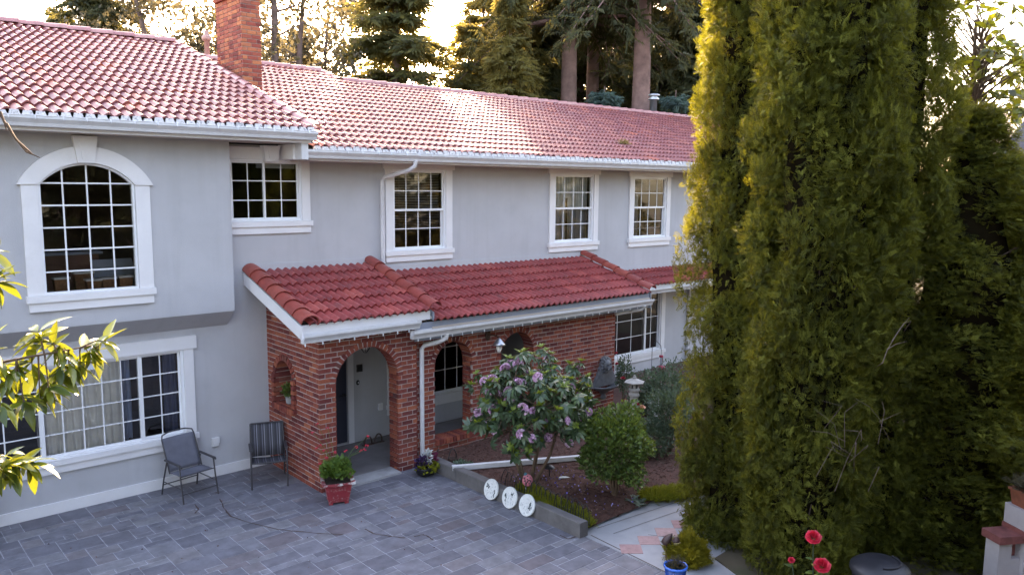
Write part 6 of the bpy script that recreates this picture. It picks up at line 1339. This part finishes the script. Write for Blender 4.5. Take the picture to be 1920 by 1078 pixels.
# ---- behind the arched window: storage baskets on a table
M['wicker'] = paint('wicker', (.22,.1,.05), .8, .35, 30, .6, 60); M['boxwhite'] = paint('basket_liner', (.6,.6,.6), .8, .05, 9, 0); M['wood'] = paint('cabinet_wood', (.16,.07,.045), .6, .2, 5, .1)
a, b, c, d = o_ar; tbz = c-.02; tb_ = thing('storage_shelf', 'wooden shelf with stored boxes inside the arched window', 'shelf', ((a+b)/2,YU+.5,tbz)); MB().box(a-.1,b+.1,YU+.13,YU+.75,tbz-.05,tbz).build('board', M['wood'], tb_)
for x in (a,b): MB().box(x-.04,x+.0,YU+.2,YU+.6,c-.34,tbz-.05).build('leg', M['wood'], tb_)
for i, (px, w_, h_, y, z0_, mt, lab) in enumerate(((118,.2,.2,.2,0,'wicker','tall lidded basket in the left corner of the arched window'),(178,.2,.15,.18,0,'wicker','lidded wicker basket at the foot of the arched window, left of two like it'),(207,.2,.16,.18,0,'wicker','lidded wicker basket at the foot of the arched window, middle of the row'),(238,.19,.17,.18,0,'wicker','lidded wicker basket in the right corner of the arched window'),(160,.26,.24,.42,0,'wicker','big orange wicker basket with white lid behind the small ones in the arched window'))):
    x = X_(px,545,YU+y); bk = thing('storage_basket', lab, 'basket', (x,YU+y+.08,tbz), 0, 'baskets behind the arched window'); MB().hexa([(p[0]*w_,p[1]*.16,p[2]*h_) for p in ((-.42,-.42,0),(.42,-.42,0),(.42,.42,0),(-.42,.42,0),(-.5,-.5,1),(.5,-.5,1),(.5,.5,1),(-.5,.5,1))]).build('body', M[mt], bk, local=True); MB().box(-w_*.54,w_*.54,-.09,.09,h_+.001,h_+.03).build('lid', M['boxwhite'], bk, local=True)
gb_ = thing('grey_board', 'large grey-green board standing inside the arched window', 'board', (X_(220,500,YU+.5),YU+.55,tbz)); MB().hexa([(-.3,0,0),(.32,0,0),(.32,.02,0),(-.3,.02,0),(-.34,.12,.42),(.26,.12,.42),(.26,.14,.42),(-.34,.14,.42)]).build('panel', M['fascia'], gb_, local=True); MB().box(-.1,.1,.02,.12,0,.03).build('foot', M['wood'], gb_, local=True)
cb = thing('desk_cabinet', 'brown wooden desk deep inside the arched window', 'desk', ((a+b)/2-.1,YU+1.5,c-.3)); MB().box(-.8,.5,-.3,.3,0,.75).build('body', M['wood'], cb, local=True); MB().box(-.85,.55,-.35,.35,.751,.79).build('top', M['fascia'], cb, local=True)
for z_ in (.15,.4): MB().box(-.7,.4,-.32,-.301,z_,z_+.2).build('drawer', M['wood'], cb, local=True)
# ---- small tree debris: leaves scattered on the driveway and one clump on the roof
rs = np.random.RandomState(3); n = 160; P = np.stack([rs.uniform(2,7.8,n), rs.uniform(7,12.8,n), np.full(n,.006)], 1); V, F = sprays(P, rs.normal(size=(n,3))*np.array([1,1,.15]), rs.uniform(.012,.035,n), TLf); link('leaf_litter', np_mesh('leaf_litter', V, F, M['chip']), kind='stuff')
q = onplane(1168,272,RE,RZ+.06,RS); V, F = blob(31,.14,.14,.06,60,.1,TN,.02,inner=.1,flat=1); lc = link('needle_clump', np_mesh('needle_clump', V+np.array(q), F, M['fir_gold']), label='small clump of fallen fir twigs on the right roof', cat='debris')
# ---- tree bed soil under the arborvitae
m = MB(); pts = [(8.3,1.5),(8.45,4.9),(8.75,5.7),(9.6,5.75),(10.6,6.0),(13,5.4),(20,4.2),(20,1.5)]; m.add([(x,y,.02) for x, y in pts]+[(x,y,-.07) for x, y in pts], [tuple(range(8))]+[(i,(i+1)%8,(i+1)%8+8,i+8) for i in range(8)]); m.build('tree_bed', M['soil'], kind='structure')
# ---- neighbour's house glimpsed past the arborvitae
nb_ = CAM+ray(1935,215)*48; nh = thing('neighbour_house', 'grey shingled roof of a distant neighbouring house at the far right', 'house', (nb_.x,nb_.y,0), .5); MB().box(-5,5,-4,4,0,4.6).build('wall', M['wall'], nh, local=True); M['shingle'] = paint('grey_shingle', (.13,.12,.14), .9, .2, 4, .4, 20); m = MB(); m.add([(-5.5,-4.5,4.5),(5.5,-4.5,4.5),(5.5,4.5,4.5),(-5.5,4.5,4.5),(-5.5,0,nb_.z+1.6),(5.5,0,nb_.z+1.6)], [(0,1,5,4),(2,3,4,5),(0,4,3),(1,2,5),(0,3,2,1)]); m.build('roof', M['shingle'], nh, local=True)
